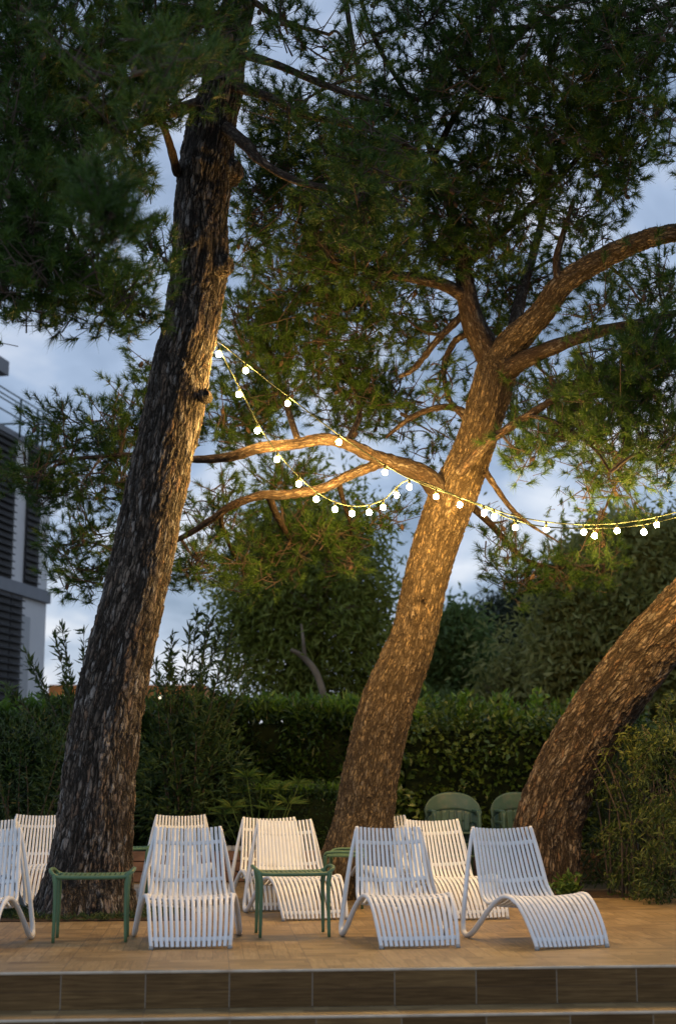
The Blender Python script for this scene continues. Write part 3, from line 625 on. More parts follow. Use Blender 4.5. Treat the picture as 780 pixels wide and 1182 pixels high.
def crossbar(i):
    mb = MB(); t = np.linspace(-1, 1, 17); mb_pts = np.array([lounge_point(tt, np.array([i]), -.010)[0] for tt in t])
    n = np.array([0, NM[i, 0], NM[i, 1]]); g = np.array([0, TG[i, 0], TG[i, 1]]); w_, th = .017, .009
    V = np.stack([mb_pts + g * w_ - n * th, mb_pts + g * w_ + n * th, mb_pts - g * w_ + n * th, mb_pts - g * w_ - n * th], 1)
    k = np.arange(16)[:, None] * 4; j = np.arange(4)[None, :]; j2 = (j + 1) % 4
    mb.add(V.reshape(-1, 3), np.stack([k + j, k + 4 + j, k + 4 + j2, k + j2], -1).reshape(-1, 4)); mb.add(V[0], [[0, 1, 2, 3]]); mb.add(V[-1], [[3, 2, 1, 0]])
    return mb
def make_lounger():
    root = thing('sun_lounger', 'white slatted lounger', 'sun lounger')
    slats(0, JOIN - 1).build('seat', M['white'], root); slats(JOIN, len(PD) - 1).build('backrest', M['white'], root)
    for i in (6, 30, 56, JOIN + 4, 82, 96): crossbar(i).build('crossbar', M['white'], root, smooth=False, bevel=.004)
    for sgn in (-1, 1):
        pts = [(.352, .30, .345), (.362, .39, .384), (.380, .51, .376), (.408, .66, .29), (.434, .81, .165), (.452, .94, .062), (.458, 1.04, .022), (.457, 1.12, .035), (.448, 1.165, .09), (.432, 1.185, .19), (.395, 1.21, .42), (.345, 1.245, .68), (.292, 1.275, .91)]
        mb = MB(); mb.tube([(sgn * a, b, c) for a, b, c in pts], [.016, .019, .021, .022, .023, .024, .024, .024, .023, .022, .021, .019, .016], 12, sub=6); mb.build('side_frame', M['white'], root)
        mb = MB(); mb.tube([(sgn * HD[0], 0, .0), (sgn * HD[0], .004, .03)], .019, 12); mb.build('foot_cap', M['cap'], root)
    return root
LG = 'white slatted loungers on the terrace'
proto = make_lounger()
def place_lounger(first, fx, fy, deg, label):
    o = proto if first else copy_tree(proto)
    o.location = (fx, fy, .0); o.rotation_euler = (0, 0, R(deg)); tag(o, label, 'sun lounger', LG); return o
place_lounger(True, -1.19, 11.97, 7.5, 'white slatted lounger facing straight out between the two green side tables in front')
place_lounger(False, -3.06, 11.65, 2, 'white lounger cut off at the left edge of the photo beside the green table')
place_lounger(False, .665, 12.02, 9.5, 'white front row lounger standing right of the second green table')
place_lounger(False, 1.90, 12.0, 19, 'white lounger before the bent trunk, rightmost in the front row')
place_lounger(False, -3.72, 14.45, 2, 'cream lit lounger directly behind the one cut off at the left edge')
place_lounger(False, -.22, 14.36, 16, 'cream lit second row lounger seen over the second green table')
place_lounger(False, 1.36, 14.40, 16, 'cream lit second row lounger between the two right front loungers')
place_lounger(False, -.585, 15.30, 9, 'cream lounger half hidden behind the one over the second green table')
place_lounger(False, -1.78, 16.45, 6, 'lounger of which only the top shows over the middle front lounger back')
place_lounger(False, .64, 16.15, 6, 'back row lounger whose top shows before the green armchairs')
place_lounger(False, -3.56, 16.6, 4, 'back row lounger peeking out at the left side of the grey trunk')

# ------------------------------------------------------------------ green side tables
def make_table():
    root = thing('side_table', 'green side table', 'table'); zt = .535
    mb = MB()
    for s in (-1, 1): mb.tube([(-.30, s * .195, zt + .012), (-.26, s * .195, zt), (0, s * .195, zt - .004), (.26, s * .195, zt), (.30, s * .195, zt + .012)], .0175, 10, sub=4)
    for k in range(13): mb.box((-.252 + k * .042, 0, zt + .004), (.029, .37, .014))
    mb.build('table_top', M['green'], root, smooth=False, bevel=.004)
    for s in (-1, 1):
        mb = MB(); mb.tube([(s * .285, -.195, zt), (s * .318, -.192, zt + .022), (s * .342, -.165, zt + .044), (s * .352, -.10, zt + .053), (s * .354, 0, zt + .055), (s * .352, .10, zt + .053), (s * .342, .165, zt + .044), (s * .318, .192, zt + .022), (s * .285, .195, zt)], .0165, 10, sub=5); mb.build('handle_rail', M['green'], root)
        for q in (-1, 1):
            mb = MB(); mb.tube([(s * .312, q * .192, zt + .016), (s * .300, q * .194, zt - .05), (s * .296, q * .196, zt - .15), (s * .298, q * .20, .2), (s * .302, q * .205, 0)], [.021, .022, .0185, .0165, .0145], 10, sub=4); mb.build('leg', M['green'], root)
    return root
tb = make_table(); TG_ = 'green slatted side tables'
tag(tb, 'green side table in front of the thick grey trunk', 'table', TG_); tb.location = (-2.115, 12.66, 0); tb.rotation_euler = (0, 0, R(6))
for x, y, a, l in [(-.405, 13.07, 8, 'green side table between the two middle front loungers'), (-2.60, 17.7, 4, 'green table end showing between the grey trunk and the middle front lounger'), (.085, 15.98, 84, 'green table end peeking out before the foot of the golden trunk')]:
    c = copy_tree(tb); c.location = (x, y, 0); c.rotation_euler = (0, 0, R(a)); tag(c, l, 'table', TG_)

# ------------------------------------------------------------------ stacked green armchairs
def make_armchair():
    root = thing('armchair', 'green armchair', 'chair')
    # shell back: arched outline, curved round the sitter, with slots below the solid top
    W_, H0, H1 = .385, .40, .90
    nu, nv = 25, 15; u = np.linspace(-1, 1, nu); mb = MB()
    def bp(uu, vv, off):
        top = H1 - .30 * (1 - np.sqrt(np.maximum(0, 1 - np.abs(uu) ** 2.4)))
        z = H0 + (top - H0) * vv; wdt = W_ * (.86 + .14 * vv)
        return np.stack([uu * wdt, .24 + .10 * (z - H0) - .10 * uu ** 2 + off, z], -1)
    def panel(u0, u1, v0, v1, a=25, b=9):
        U, Vv = np.meshgrid(np.linspace(u0, u1, a), np.linspace(v0, v1, b)); f = bp(U, Vv, 0).reshape(-1, 3); g = bp(U, Vv, .014).reshape(-1, 3)
        i = np.arange(b - 1)[:, None] * a; j = np.arange(a - 1)[None, :]
        q = np.stack([i + j, i + j + 1, i + a + j + 1, i + a + j], -1).reshape(-1, 4); n = a * b
        rim = np.concatenate([np.arange(a), a * np.arange(1, b) + a - 1, a * (b - 1) + np.arange(a - 2, -1, -1), a * np.arange(b - 2, 0, -1)])
        r2 = np.roll(rim, -1)
        mb.add(np.vstack([f, g]), np.vstack([q, q[:, ::-1] + n, np.stack([rim, rim + n, r2 + n, r2], 1)]))
    panel(-.97, .97, .56, 1)
    for k in range(7): panel(-.93 + k * .276, -.93 + k * .276 + .20, 0, .553, 6, 9)
    mb.build('backrest', M['oldgreen'], root)
    mb = MB(); U, Vv = np.meshgrid(np.linspace(-1, 1, 13), np.linspace(0, 1, 13))
    def seat(off): return np.stack([U * (.25 - .02 * Vv), -.22 + .46 * Vv, .43 - .03 * Vv - .03 * (1 - U ** 2) * np.sin(np.pi * Vv) - .03 * (1 - Vv) ** 6 + off], -1).reshape(-1, 3)
    i = np.arange(12)[:, None] * 13; j = np.arange(12)[None, :]; q = np.stack([i + j, i + j + 1, i + 14 + j, i + 13 + j], -1).reshape(-1, 4)
    rim = np.concatenate([np.arange(13), 13 * np.arange(1, 13) + 12, 156 + np.arange(11, -1, -1), 13 * np.arange(11, 0, -1)]); r2 = np.roll(rim, -1)
    mb.add(np.vstack([seat(0), seat(-.02)]), np.vstack([q, q[:, ::-1] + 169, np.stack([rim, rim + 169, r2 + 169, r2], 1)])); mb.build('seat', M['oldgreen'], root)
    for s in (-1, 1):
        mb = MB()
        pts = np.array([(s * .285, -.24, .655), (s * .292, -.10, .665), (s * .296, .08, .665), (s * .285, .21, .67)]); Q, _ = spline(pts, np.ones(4), 5)
        wv, hv = .033, .018; X = np.array([1, 0, 0]); Z = np.array([0, 0, 1])
        V = np.stack([Q - X * wv - Z * hv, Q + X * wv - Z * hv, Q + X * wv + Z * hv * .7, Q - X * wv + Z * hv * .7], 1); n = len(Q)
        k = np.arange(n - 1)[:, None] * 4; j = np.arange(4)[None, :]; j2 = (j + 1) % 4
        mb.add(V.reshape(-1, 3), np.stack([k + j, k + 4 + j, k + 4 + j2, k + j2], -1).reshape(-1, 4)); mb.add(V[0], [[0, 1, 2, 3]]); mb.add(V[-1], [[3, 2, 1, 0]])
        mb.build('armrest', M['oldgreen'], root, smooth=False, bevel=.008)
        for q_, pts in ((-1, [(s * .285, -.235, .648), (s * .287, -.25, .5), (s * .292, -.265, .2), (s * .30, -.28, 0)]), (1, [(s * .24, .235, .40), (s * .25, .27, .25), (s * .265, .33, 0)])):
            mb = MB(); mb.tube(pts, np.linspace(.026, .018, len(pts)), 8, sub=3); mb.build('leg', M['oldgreen'], root)
    return root
ac = make_armchair(); AG = 'stacked green plastic armchairs'
first = True
for x, y, dg, where in ((1.50, 18.75, 3, 'left stack, between the two lit trunks'), (2.37, 18.8, 6, 'right stack, half behind the bent trunk')):
    for k, lev in enumerate(('bottom', 'middle', 'top')):
        c = ac if first else copy_tree(ac); first = False
        c.location = (x, y, .145 * k); c.rotation_euler = (0, 0, R(dg)); tag(c, 'faded green plastic armchair, %s one of the %s' % (lev, where), 'chair', AG)

# ------------------------------------------------------------------ low wall, hedges and shrubs
mb = MB()
for row in range(3):
    x = -9 + .2 * (row % 2)
    while x < 9:
        L = rng.uniform(.3, .6); mb.box((x + L / 2, 9.08 + rng.uniform(-.01, .01), .07 + row * .135), (L - .012, .15, .125)); x += L
o = mb.build('retaining_wall', M['bedwall'], smooth=False, bevel=.008); o.location = EO; o.rotation_euler = (0, 0, YAW)
tag(o, 'low brown stone wall edging the planting bed behind the loungers', 'wall')

def hedge(name, label, x0, x1, y0, y1, z0, z1, m, n, leaf, wid, up=.25, top=None, bumpy=.12, cat='hedge', loose=.1, core_in=.18):
    root = thing(name, label, cat, ((x0 + x1) / 2, (y0 + y1) / 2, z0)); base = np.array(root.location)
    mb = MB(); nx, nz = 24, 10
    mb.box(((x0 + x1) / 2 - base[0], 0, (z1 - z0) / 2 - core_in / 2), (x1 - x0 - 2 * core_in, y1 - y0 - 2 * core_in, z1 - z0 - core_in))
    mb.build('shade_core', M['hedge_core'], root, smooth=False)  # solid block stopping see-through; its colour carries the inner shade
    A = np.array([(x1 - x0) * (z1 - z0), (x1 - x0) * (y1 - y0), (y1 - y0) * (z1 - z0) * 2]); nn = (n * A / A.sum()).astype(int); Ps = []; Ds = []
    for face, cnt in zip(('front', 'top', 'side'), nn):
        X = rng.uniform(x0, x1, cnt); Y = rng.uniform(y0, y1, cnt); Z = rng.uniform(z0, z1, cnt)
        d = np.zeros((cnt, 3))
        if face == 'front': Y = y0 + np.abs(rng.normal(size=cnt)) * core_in * .7; d[:, 1] = -1
        elif face == 'top': Z = z1 - np.abs(rng.normal(size=cnt)) * core_in * .6; d[:, 2] = 1
        else: sd = rng.choice([-1, 1], cnt); X = np.where(sd < 0, x0, x1); d[:, 0] = sd
        Q = np.stack([X, Y, Z], 1)
        bmp = bumpy * (np.sin(X * 2.3 + Z * 1.7 + x0) + np.sin(X * 5.1 - Z * 3.3 + Y * 2) * .6 + np.sin(X * 11 + Z * 9) * .35)
        keep = (np.sin(X * 3.7 + Z * 2.1 + 1) * np.sin(Z * 4.3 - X * 1.9 + x0) + .5 * np.sin(X * 9 + Z * 7) > rng.uniform(-1.5, .1, cnt)) | (d[:, 2] > 0)
        Q += d * bmp[:, None]; Q = Q[keep]; d = d[keep]; Ps.append(Q); Ds.append(d + np.array([0, -.2, up]))
    P_ = np.vstack(Ps); D_ = unit(np.vstack(Ds) + rng.normal(size=P_.shape) * .55); P_ += rng.normal(size=P_.shape) * loose * .3
    mb = MB(); leaves(mb, P_ - base, D_, leaf, wid, up=np.array([0, -.6, .6]))
    if top:
        tmb = MB(); k, hh = top; X = rng.uniform(x0, x1, k); Y = rng.uniform(y0, y1 - .2, k)
        for x, y in zip(X, Y):
            h = hh * rng.uniform(.3, 1.2); n_ = 9; s = np.linspace(.1, 1, n_)[:, None]; lean = rng.normal(size=2) * .25
            p = np.array([x, y, z1 - .06]) + s * np.array([lean[0] * h, lean[1] * h, h]); d = unit(np.c_[rng.normal(size=(n_, 2)) * .7, np.full(n_, .75)])
            leaves(tmb, p - base, d, leaf * 1.1, wid)
            tmb.tube(np.array([[x, y, z1 - .1], p[-1]]) - base, [.005, .002], 4, 0, cap=False)
    if top: tmb.build('fresh_shoots', M['fresh_leaf'], root, smooth=False)
    mb.build('foliage', m, root, smooth=False); return root
hedge('hedge', 'long dark clipped hedge with bright fresh growth along its flat top', -6.2, .75, 21.0, 22.4, .3, 2.34, M['hedge_leaf'], 30000, .15, .046, .1, top=(520, .24), bumpy=.09)
hedge('hedge', 'looser glossy leaved hedge between the golden trunk and the bent trunk', .78, 4.2, 20.4, 21.9, .3, 2.22, M['laurel_leaf'], 10500, .12, .068, -.25, top=(90, .38), bumpy=.10, loose=.4)
hedge('hedge', 'low clipped box hedge left of the golden trunk foot', -1.2, .45, 19.95, 20.75, .34, 1.26, M['hedge_leaf'], 5200, .06, .024, .3, top=(120, .08), bumpy=.03)

def stem_shrub(name, label, x, y, z, stems, m, cat='shrub', leaf=.11, wid=.022, per=26, body=None):
    root = thing(name, label, cat, (x, y, z)); fm = MB(); sm = MB()
    for (dx, dy, h, bend) in stems:
        s = np.linspace(0, 1, 7)[:, None]; P_ = s * np.array([dx, dy, h]) + (s ** 2) * np.array([bend, 0, -abs(bend) * .35]) + np.array([dx, dy, 0]) * .12
        sm.tube(P_, np.linspace(.014, .004, 7), 5)
        n = int(per * h); t = rng.uniform(.18, 1, n); p = np.stack([np.interp(t, s[:, 0], P_[:, i]) for i in range(3)], 1)
        tan = unit(P_[-1:] - P_[:1]); d = unit(tan * .75 + rng.normal(size=(n, 3)) * .6); leaves(fm, p, d, leaf, wid)
    if body:
        n, cx, cy, cz, rx, ry, rz = body; q = rdir(n) * rng.uniform(.45, 1, (n, 1)) ** .5; p = np.array([cx, cy, cz]) + q * np.array([rx, ry, rz])
        leaves(fm, p, unit(q + rng.normal(size=(n, 3)) * .7 + np.array([0, 0, .2])), leaf, wid)
    sm.build('stems', M['twig'], root); fm.build('foliage', m, root, smooth=False); return root
def rs(n, sx, sy, h0, h1, b=.25):
    return [(rng.normal() * sx, rng.normal() * sy, rng.uniform(h0, h1), rng.normal() * b) for _ in range(n)]
a = at(205, 930, 19.6)
stem_shrub('flowering_shrub', 'tall loose shrub of slim leaves shooting up just right of the grey trunk', a[0], 19.9, .3, rs(16, .38, .25, 1.9, 2.9, .3) + [(.12, 0, 3.35, .25), (-.05, 0, 3.2, .15), (.30, 0, 3.2, .35), (.45, 0, 2.6, .45), (.2, .1, 3.3, .1), (.05, .1, 3.25, .45), (.38, .1, 2.95, .5), (-.2, .1, 3.1, .05), (.5, .1, 2.7, .1), (.1, .2, 3.4, .05)], M['oleander'], leaf=.15, wid=.036, per=60, body=(2600, .15, -.05, 1.0, .85, .5, 1.0))
a = at(95, 930, 19.6)
stem_shrub('flowering_shrub', 'arching slim leaved shrub left of the grey trunk against the pale building', a[0] - .05, 20.1, .3, rs(8, .3, .2, 1.8, 2.5, .3) + [(-.15, 0, 3.1, -.75), (-.05, 0, 3.2, -.45), (-.2, 0, 2.7, -.95), (0.0, 0, 3.2, -.1), (-.3, .1, 2.9, -.55), (-.12, .1, 3.3, -.3), (-.4, .1, 2.6, -.8)], M['oleander'], leaf=.15, wid=.036, per=60, body=(1300, -.1, -.05, .9, .6, .4, .9))
a = at(30, 930, 18.4)
stem_shrub('feathery_bush', 'dark feathery bush at the far left edge behind the loungers', a[0] - .25, 19.6, .3, rs(10, .5, .25, 1.2, 1.9), M['hedge_leaf'], leaf=.10, wid=.016, per=50, body=(4200, 0, 0, .95, .95, .45, 1.05))

hedge('hedge', 'distant green bushes seen over the hedge under the far trees', -1.2, 8.5, 29.5, 31, -.6, 2.95, M['roundtree'], 9000, .22, .09, .2, bumpy=.2)
# papyrus clump
def papyrus():
    a = at(298, 950, 19.2); root = thing('papyrus_plant', 'papyrus plant with umbrella leaf heads before the low hedge', 'plant', (a[0], 19.3, .0)); base = np.array(root.location); sm = MB(); fm = MB()
    for px, py, Y, n in [(285, 897, 19.4, 26), (303, 903, 19.5, 22), (322, 912, 19.3, 22), (333, 928, 19.2, 18), (268, 932, 19.4, 18), (258, 940, 19.5, 14), (280, 915, 19.7, 16), (312, 935, 19.3, 16), (345, 905, 19.7, 12)]:
        t = at(px, py, Y) - base; b = np.array([t[0] * .35, t[1] * .3, 0]); m_ = (b + t) / 2 + np.array([-.04 * np.sign(t[0]), 0, .05]); sm.tube([b, m_, t], [.008, .007, .005], 6, sub=5)
        n = n * 2; ax = unit(t - b); th = rng.uniform(0, 2 * np.pi, n); D = np.stack([np.cos(th), np.sin(th) * .9, rng.uniform(-.1, .75, n)], 1) + ax * .35
        leaves(fm, np.repeat(t[None], n, 0), unit(D), .27, .015, fold=.1, droop=.25)
    sm.build('stems', M['papyrus'], root); fm.build('leaf_head', M['papyrus'], root, smooth=False)
papyrus()
# pale stones in the bed
for k, (px, py) in enumerate([(262, 966), (271, 964), (278, 967)]):
    a = at(px, py, 19.85); bm = bmesh.new(); bmesh.ops.create_icosphere(bm, subdivisions=2, radius=.085)
    for v in bm.verts: v.co *= 1 + .18 * math.sin(v.co.x * 40 + k) * math.cos(v.co.y * 31 + k * 2); v.co.z *= .7
    me = bpy.data.meshes.new('pebble'); bm.to_mesh(me); bm.free(); me.materials.append(M['stone']); o = bpy.data.objects.new('pebble', me); COL.objects.link(o); o.location = (a[0], 19.93, .41)
    tag(o, 'pale blue grey pebble on the wall edge by the papyrus', 'stone', 'pale pebbles by the papyrus')

# bamboo-like bush at the right, leaning over the terrace
def bamboo():
    root = thing('bamboo_bush', 'big bush of narrow yellow green leaves overhanging the terrace at the right edge', 'bush', (4.0, 17.3, 0)); base = np.array(root.location); fm = MB(); sm = MB(); core = MB()
    blobs = [(735, 960, 17.4, 48, 62, 1500), (720, 880, 17.5, 42, 50, 1100), (745, 850, 17.2, 30, 40, 700), (700, 985, 18.6, 30, 40, 800), (765, 890, 16.6, 40, 50, 900), (770, 980, 16.3, 42, 62, 1400), (705, 925, 18.2, 26, 40, 700), (800, 930, 16.4, 55, 100, 1300), (775, 830, 17.0, 30, 30, 480), (690, 1000, 19.4, 26, 28, 500), (735, 1010, 17.2, 30, 30, 700), (775, 1020, 16.4, 36, 24, 500), (830, 1000, 16.6, 50, 50, 900), (840, 900, 16.9, 50, 60, 900)]
    for px, py, Y, rx, ry, n in blobs:
        c = at(px, py, Y); k = mpp(py, Y); Rm = np.array([rx * k, .45, ry * k]); ns = n // 26
        q = rdir(ns) * rng.uniform(.55, 1, (ns, 1)); q[:, 1] -= .15; E = c + q * Rm; E[:, 2] = np.maximum(E[:, 2], .08)
        for e in E:
            m_ = 26; d0 = unit((e - c) * np.array([1, 1, .5]) + np.array([-.15, -.4, -.35])); s = rng.uniform(-.5, .5, (m_, 1)); p = e + d0 * s * .42 + rng.normal(size=(m_, 3)) * .035
            p[:, 2] = np.maximum(p[:, 2], .03)
            d = unit(d0 * .5 + rng.normal(size=(m_, 3)) * .85 + np.array([0, 0, -.1])); leaves(fm, p - base, d, .09, .022, droop=.1)
            sm.tube(np.array([c * .3 + e * .7 + np.array([0, .1, .1]), e, e + d0 * .2]) - base, [.004, .003, .0015], 3, cap=False)
    for k in range(40):
        x, y = rng.uniform(-.75, .5), rng.uniform(-.5, 1.2); h = rng.uniform(1.4, 2.3); sm.tube([(x, y, 0), (x + rng.normal() * .05, y, h * .5), (x + rng.normal() * .3, y - .2, h)], [.011, .009, .004], 6, sub=3)
    sm.build('stems', M['twig'], root); fm.build('foliage', M['bamboo'], root, smooth=False)
bamboo()
hedge('hedge', 'dark hedge standing behind the yellow green bush at the right edge', 3.9, 7.6, 18.8, 20.0, 0.0, 2.0, M['hedge_leaf'], 9000, .10, .04, .1, bumpy=.1)

# low weeds and grass round the pine feet
def tuft_patch(name, label, cat, pts, leaf, wid, m, kind=None):
    base = np.array([pts[:, 0].mean(), pts[:, 1].mean(), 0]); mb = MB(); n = len(pts)
    leaves(mb, pts - base, unit(rng.normal(size=(n, 3)) * np.array([.6, .6, .2]) + np.array([0, 0, .8])), leaf, wid, droop=.25)
    return tag(mb.build(name, m, smooth=False, loc=base), label, cat, kind=kind)
th = rng.uniform(0, 2 * np.pi, 1500); rr = rng.uniform(.52, .85, 1500); c = np.array([-2.57, 15.05])
tuft_patch('grass', 'short weedy grass round the foot of the grey trunk', 'grass', np.stack([c[0] + np.cos(th) * rr * 1.25, c[1] + np.sin(th) * rr, np.full(1500, .01)], 1), .11, .012, M['grass'], 'stuff')
n = 220; c = at(655, 1022, 17.35); pts = np.stack([c[0] + rng.normal(size=n) * .07, 17.33 + rng.normal(size=n) * .045, np.abs(rng.normal(size=n)) * .10 + .015], 1)
tuft_patch('weed_plant', 'small leafy weed growing at the foot of the bent trunk', 'plant', pts, .11, .05, M['papyrus'])

# ------------------------------------------------------------------ background trees
def bg_tree(name, label, px, base_y, Y, trunk_d, blobs, m, leaf, wid, droop, limbs=(), hang=0, cat='tree'):
    b = at(px, 900, Y); root = thing(name, label, cat, (b[0], Y, -.6)); base = np.array(root.location)
    fm = MB(); sm = MB(); C = np.array([at(x, y, yy) for x, y, yy, rx, ry, n in blobs]); mid = C.mean(0)
    sm.tube([np.zeros(3), (mid - base) * .5 + np.array([.1, 0, 0]), mid - base], [trunk_d, trunk_d * .7, trunk_d * .35], 10, sub=6)
    for c in C: sm.tube([(mid - base) * .55, (c + mid) / 2 - base + np.array([0, 0, .2]), c - base], [trunk_d * .35, trunk_d * .2, .02], 6, sub=4)
    for l in limbs:
        P_, r_ = limb_pts(l); sm.tube(P_ - base, r_, 8, sub=5)
    for (x, y, yy, rx, ry, n), c in zip(blobs, C):
        k = mpp(y, yy); Rm = np.array([rx * k, (rx + ry) / 2 * k, ry * k]); n = int(n * 2.4); ns = max(4, n // 34)
        q = rdir(ns) * rng.uniform(.15, 1, (ns, 1)) ** .45; E = c + q * Rm
        for e, qq in zip(E, q):
            m_ = 34; sp = np.array([.24, .24, .20 + hang * .35]) * rng.uniform(.6, 1.4); p = e + rng.normal(size=(m_, 3)) * sp; p[:, 2] -= hang * .3 * rng.random(m_)
            d = unit(qq * .6 + rng.normal(size=(m_, 3)) * .7 + np.array([0, -.1, .25 - droop])); leaves(fm, p - base, d, leaf, wid)
            sm.tube(np.array([e * .6 + c * .4, e]) - base, [.014, .006], 3, cap=False)
    sm.build('trunk', M['twig_pale'] if hang else M['twig'], root); fm.build('crown', m, root, smooth=False); return root
M['twig_pale'] = plain('pale peeling bark', (.15, .12, .085), .85, .35, 3)
bg_tree('willow_tree', 'drooping grey green tree with a pale bent branch left of the golden trunk', 372, 810, 27.5, .16,
        [(350, 640, 27.5, 60, 45, 1500), (400, 640, 27.5, 45, 45, 1200), (310, 690, 27.2, 50, 45, 1300), (370, 710, 27, 60, 50, 1500), (420, 700, 27.8, 36, 50, 1100), (290, 730, 27.4, 36, 45, 900), (340, 770, 27.2, 45, 40, 1200), (410, 775, 27.4, 45, 40, 1200), (330, 610, 28, 40, 30, 600), (385, 600, 28, 40, 26, 500), (300, 650, 27.4, 36, 36, 700)], M['euca'], .20, .055, .75,
        limbs=[[(375, 812, 26.0, 9), (370, 790, 26, 8), (362, 772, 26, 8), (348, 757, 26, 7), (336, 750, 25.9, 4)], [(352, 760, 26, 5), (350, 740, 26, 4), (348, 720, 26.2, 3)]], hang=1)
bg_tree('silver_tree', 'large silvery green tree filling the gap above the bent trunk', 705, 810, 27, .22,
        [(690, 670, 27, 50, 42, 1500), (745, 660, 27, 55, 50, 1700), (665, 720, 26.8, 40, 50, 1400), (720, 730, 26.6, 60, 55, 1800), (775, 720, 27, 50, 60, 1600), (650, 775, 26.8, 36, 40, 1100), (700, 790, 26.8, 50, 40, 1300), (765, 790, 27, 50, 45, 1200), (740, 622, 27.2, 40, 26, 700), (690, 632, 27.4, 30, 28, 500), (790, 630, 27.2, 40, 40, 800), (820, 720, 27.2, 50, 80, 900)], M['silver'], .22, .085, .5)
bg_tree('conifer_tree', 'dark open conifer between the golden trunk and the silvery tree', 590, 810, 36, .2,
        [(600, 712, 36, 34, 22, 900), (575, 735, 36, 30, 24, 800), (620, 730, 36, 34, 26, 900), (595, 765, 36, 44, 34, 1400), (630, 690, 36, 18, 14, 300), (570, 712, 36, 16, 10, 220), (560, 770, 36, 26, 36, 700), (640, 765, 36, 30, 40, 800)], M['conifer'], .26, .07, .2)
bg_tree('round_tree', 'rounded mid green tree just right of the golden trunk', 520, 810, 32, .18,
        [(522, 740, 32, 30, 26, 1100), (505, 770, 32, 32, 34, 1200), (540, 770, 32, 30, 36, 1200), (528, 720, 32, 16, 14, 350), (520, 800, 32, 46, 24, 900), (485, 790, 32, 26, 34, 600)], M['roundtree'], .2, .08, .2)
bg_tree('eucalyptus_tree', 'pale low tree with hanging foliage in front of the dark conifer', 600, 810, 29, .1,
        [(605, 785, 29, 34, 24, 900), (580, 795, 29, 26, 22, 600), (630, 790, 29, 30, 26, 700), (612, 765, 29, 18, 14, 300)], M['silver'], .20, .05, .75, hang=1)

# ------------------------------------------------------------------ buildings
def building():
    Yc = 36.0; c = at(47, 900, Yc); d = np.array([.21, 1, 0]); d /= np.linalg.norm(d); rz = math.atan2(d[1], d[0])
    root = thing('apartment_building', 'modern white and dark grey block at the left edge with a roof terrace rail', 'building', (c[0], Yc, -.62), rz)   # local +x runs away along the facade, +y to its left
    z0 = -.62
    def Z(py): return at(50, py, Yc)[2] - z0
    zs0, zs1, zr = Z(697), Z(683), Z(529)
    mb = MB(); mb.box((-4.5, 4.02, zr / 2), (9, 8, zr)); mb.build('wall', M['wall_white'], root, smooth=False)
    mb = MB(); mb.box((-4.5, 4.06, (zs0 + zs1) / 2), (9.1, 8.28, zs1 - zs0)); mb.build('floor_slab', M['slab_grey'], root, smooth=False, bevel=.01)
    mb = MB(); mb.box((-4.5, 4.05, zr + .06), (9.1, 8.2, .14)); mb.build('roof_slab', M['slab_grey'], root, smooth=False)
    def xat(px):                              # local x of a facade point seen at column px
        Xr = (px - 390) / FPX; k = ray(390, 750)[1]
        # point c + d*s with x/y ratio = Xr/k
        rt = Xr / k; s = (rt * c[1] - c[0]) / (d[0] - rt * d[1]); return s
    def louvre(p0, p1, za, zb):
        x0, x1 = xat(p0), xat(p1); fr = MB(); fr.box(((x0 + x1) / 2, -.02, (za + zb) / 2), (x1 - x0, .06, zb - za)); f = fr.build('louvre_panel', M['louvre_frame'], root, smooth=False)
        mb = MB(); n = int((zb - za) / .17)
        for k in range(n): mb.box(((x0 + x1) / 2, -.085, za + (k + .5) * (zb - za) / n), (x1 - x0 - .02, .10, .025), rx=.5)
        mb.build('louvre_blades', M['louvre'], f, smooth=False)
    louvre(-60, 8, zs1 + .02, zr - .05); louvre(24, 39, zs1 + .02, zr - .05); louvre(-60, 8, .6, zs0 - .03); louvre(9, 22, .6, zs0 - .03)
    x0, x1 = xat(23), xat(33); mb = MB(); mb.box(((x0 + x1) / 2, -.006, (Z(718) + .5) / 2), (x1 - x0, .03, Z(718) - .5)); w_ = mb.build('window', M['wingrey'], root, smooth=False)
    # roof terrace railing
    mb = MB(); ztop = Z(487); xs = [-.2, -.95, -1.3, -2.3, -3.6, -4.9, -6.2]
    for x in xs: mb.tube([(x, -.12, zr), (x, -.12, ztop)], .03, 6)
    for zz in (ztop, ztop - .14, zr + .45, zr + .72): mb.tube([(0, -.12, zz), (-9, -.12, zz)], .026 if zz > zr + 1 else .018, 6)
    for k in range(7): mb.tube([(-.05, .4 + k * 1.1, zr), (-.05, .4 + k * 1.1, ztop)], .03, 6)
    for zz in (ztop, zr + .6): mb.tube([(-.05, -.12, zz), (-.05, 8, zz)], .026, 6)
    mb.build('roof_railing', M['rail'], root)
    ze = Z(405); mb = MB(); mb.box((-6.05, 3.6, zr + 1.5), (5, 6, 3.0)); mb.build('penthouse', M['wall_white'], root, smooth=False)
    k = xat(10); mb = MB(); zc = at(10, 425, c[1] + d[1] * k)[2] - z0; mb.box((k - 3, 4.0, zc), (6, 7.4, .36)); mb.build('roof_canopy', M['slab_grey'], root, smooth=False)
building()
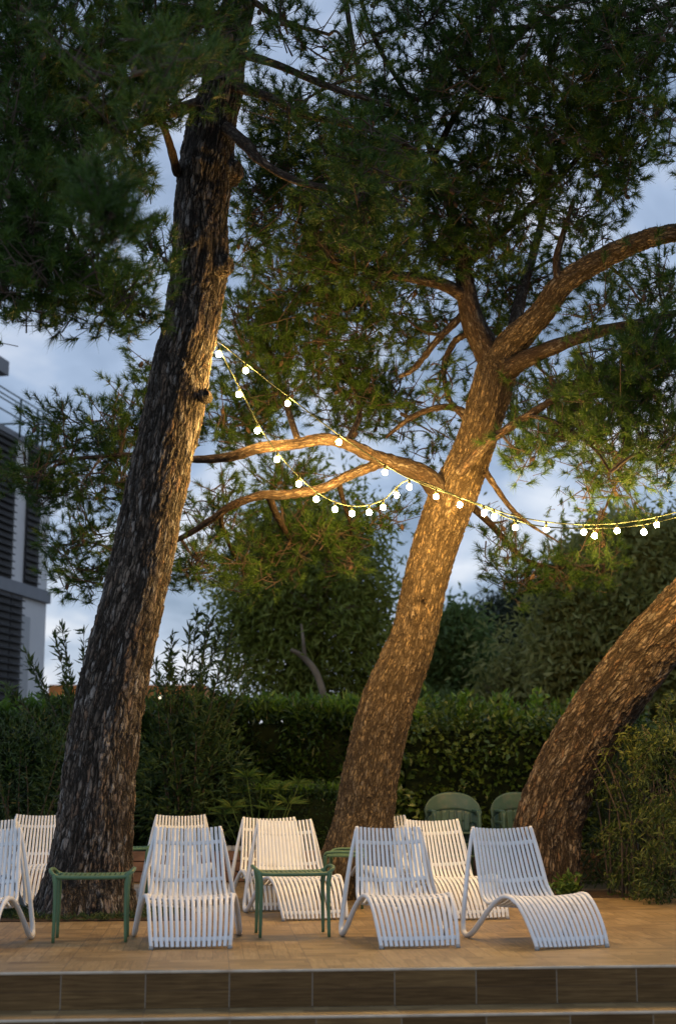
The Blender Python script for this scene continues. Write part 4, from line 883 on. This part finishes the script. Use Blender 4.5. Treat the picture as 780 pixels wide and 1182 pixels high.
def pavilion():
    Y = 46; a, b = at(58, 791, Y), at(238, 791, Y); L = b[0] - a[0]; h = a[2] + .62
    root = thing('pavilion', 'low terracotta building with a glowing lamp behind the hedge', 'building', ((a[0] + b[0]) / 2, Y + 3, -.62))
    mb = MB(); mb.box((0, 0, (h - .5) / 2), (L - .3, 6, h - .5)); mb.build('wall', M['terra'], root, smooth=False)
    mb = MB(); mb.box((0, 0, h - .25), (L, 6.5, .5)); mb.build('roof', M['terra'], root, smooth=False, bevel=.03)
    for px, py, sx, sz in ((77, 807, .30, .16), (188, 805, .13, .07)):
        c_ = at(px, py, Y - .3); f = MB(); q = np.linspace(0, np.pi, 9); base = np.array(root.location)
        f.tube([c_ - base + np.array([0, -.10 * -math.cos(t) + .02, 0]) for t in q], np.maximum(np.sin(q), .01), 20, cap=False)
        V = np.vstack(f.V); ctr = V.mean(0); V = ctr + (V - ctr) * np.array([sx, 1, sz]); f.V = [V]; f.build('lamp', M['lampglow'], root)
pavilion()

# dry needles and a few cones dropped by the pines
n = 1500; X = rng.uniform(-4.2, 4.6, n); Vv = .08 + 8.6 * rng.random(n) ** 1.2
cl_ = (np.sin(X * 2.1 + Vv) * np.sin(Vv * 1.7 - X) > rng.uniform(-.9, .6, n)); X, Vv = X[cl_], Vv[cl_]; n = len(X)
P_ = EO + X[:, None] * EU + Vv[:, None] * EV + np.array([0, 0, .006]); th = rng.uniform(0, 2 * np.pi, n)
mb = MB(); D = np.stack([np.cos(th), np.sin(th), np.zeros(n)], 1); Sd = np.stack([-np.sin(th), np.cos(th), np.zeros(n)], 1) * .0022; Ln = rng.uniform(.05, .11, (n, 1)); lift = np.array([0, 0, .004])
mb.add(np.stack([P_ - Sd, P_ + Sd, P_ + D * Ln + Sd * .3 + lift, P_ + D * Ln - Sd * .3 + lift], 1).reshape(-1, 3), np.arange(4 * n).reshape(-1, 4))
M['dry'] = plain('dry pine needles', (.17, .10, .05), .9, .3, 8)
o = mb.build('fallen_needles', M['dry'], smooth=False); tag(o, 'thin scatter of dry brown pine needles over the terrace tiles', 'needles', kind='stuff')
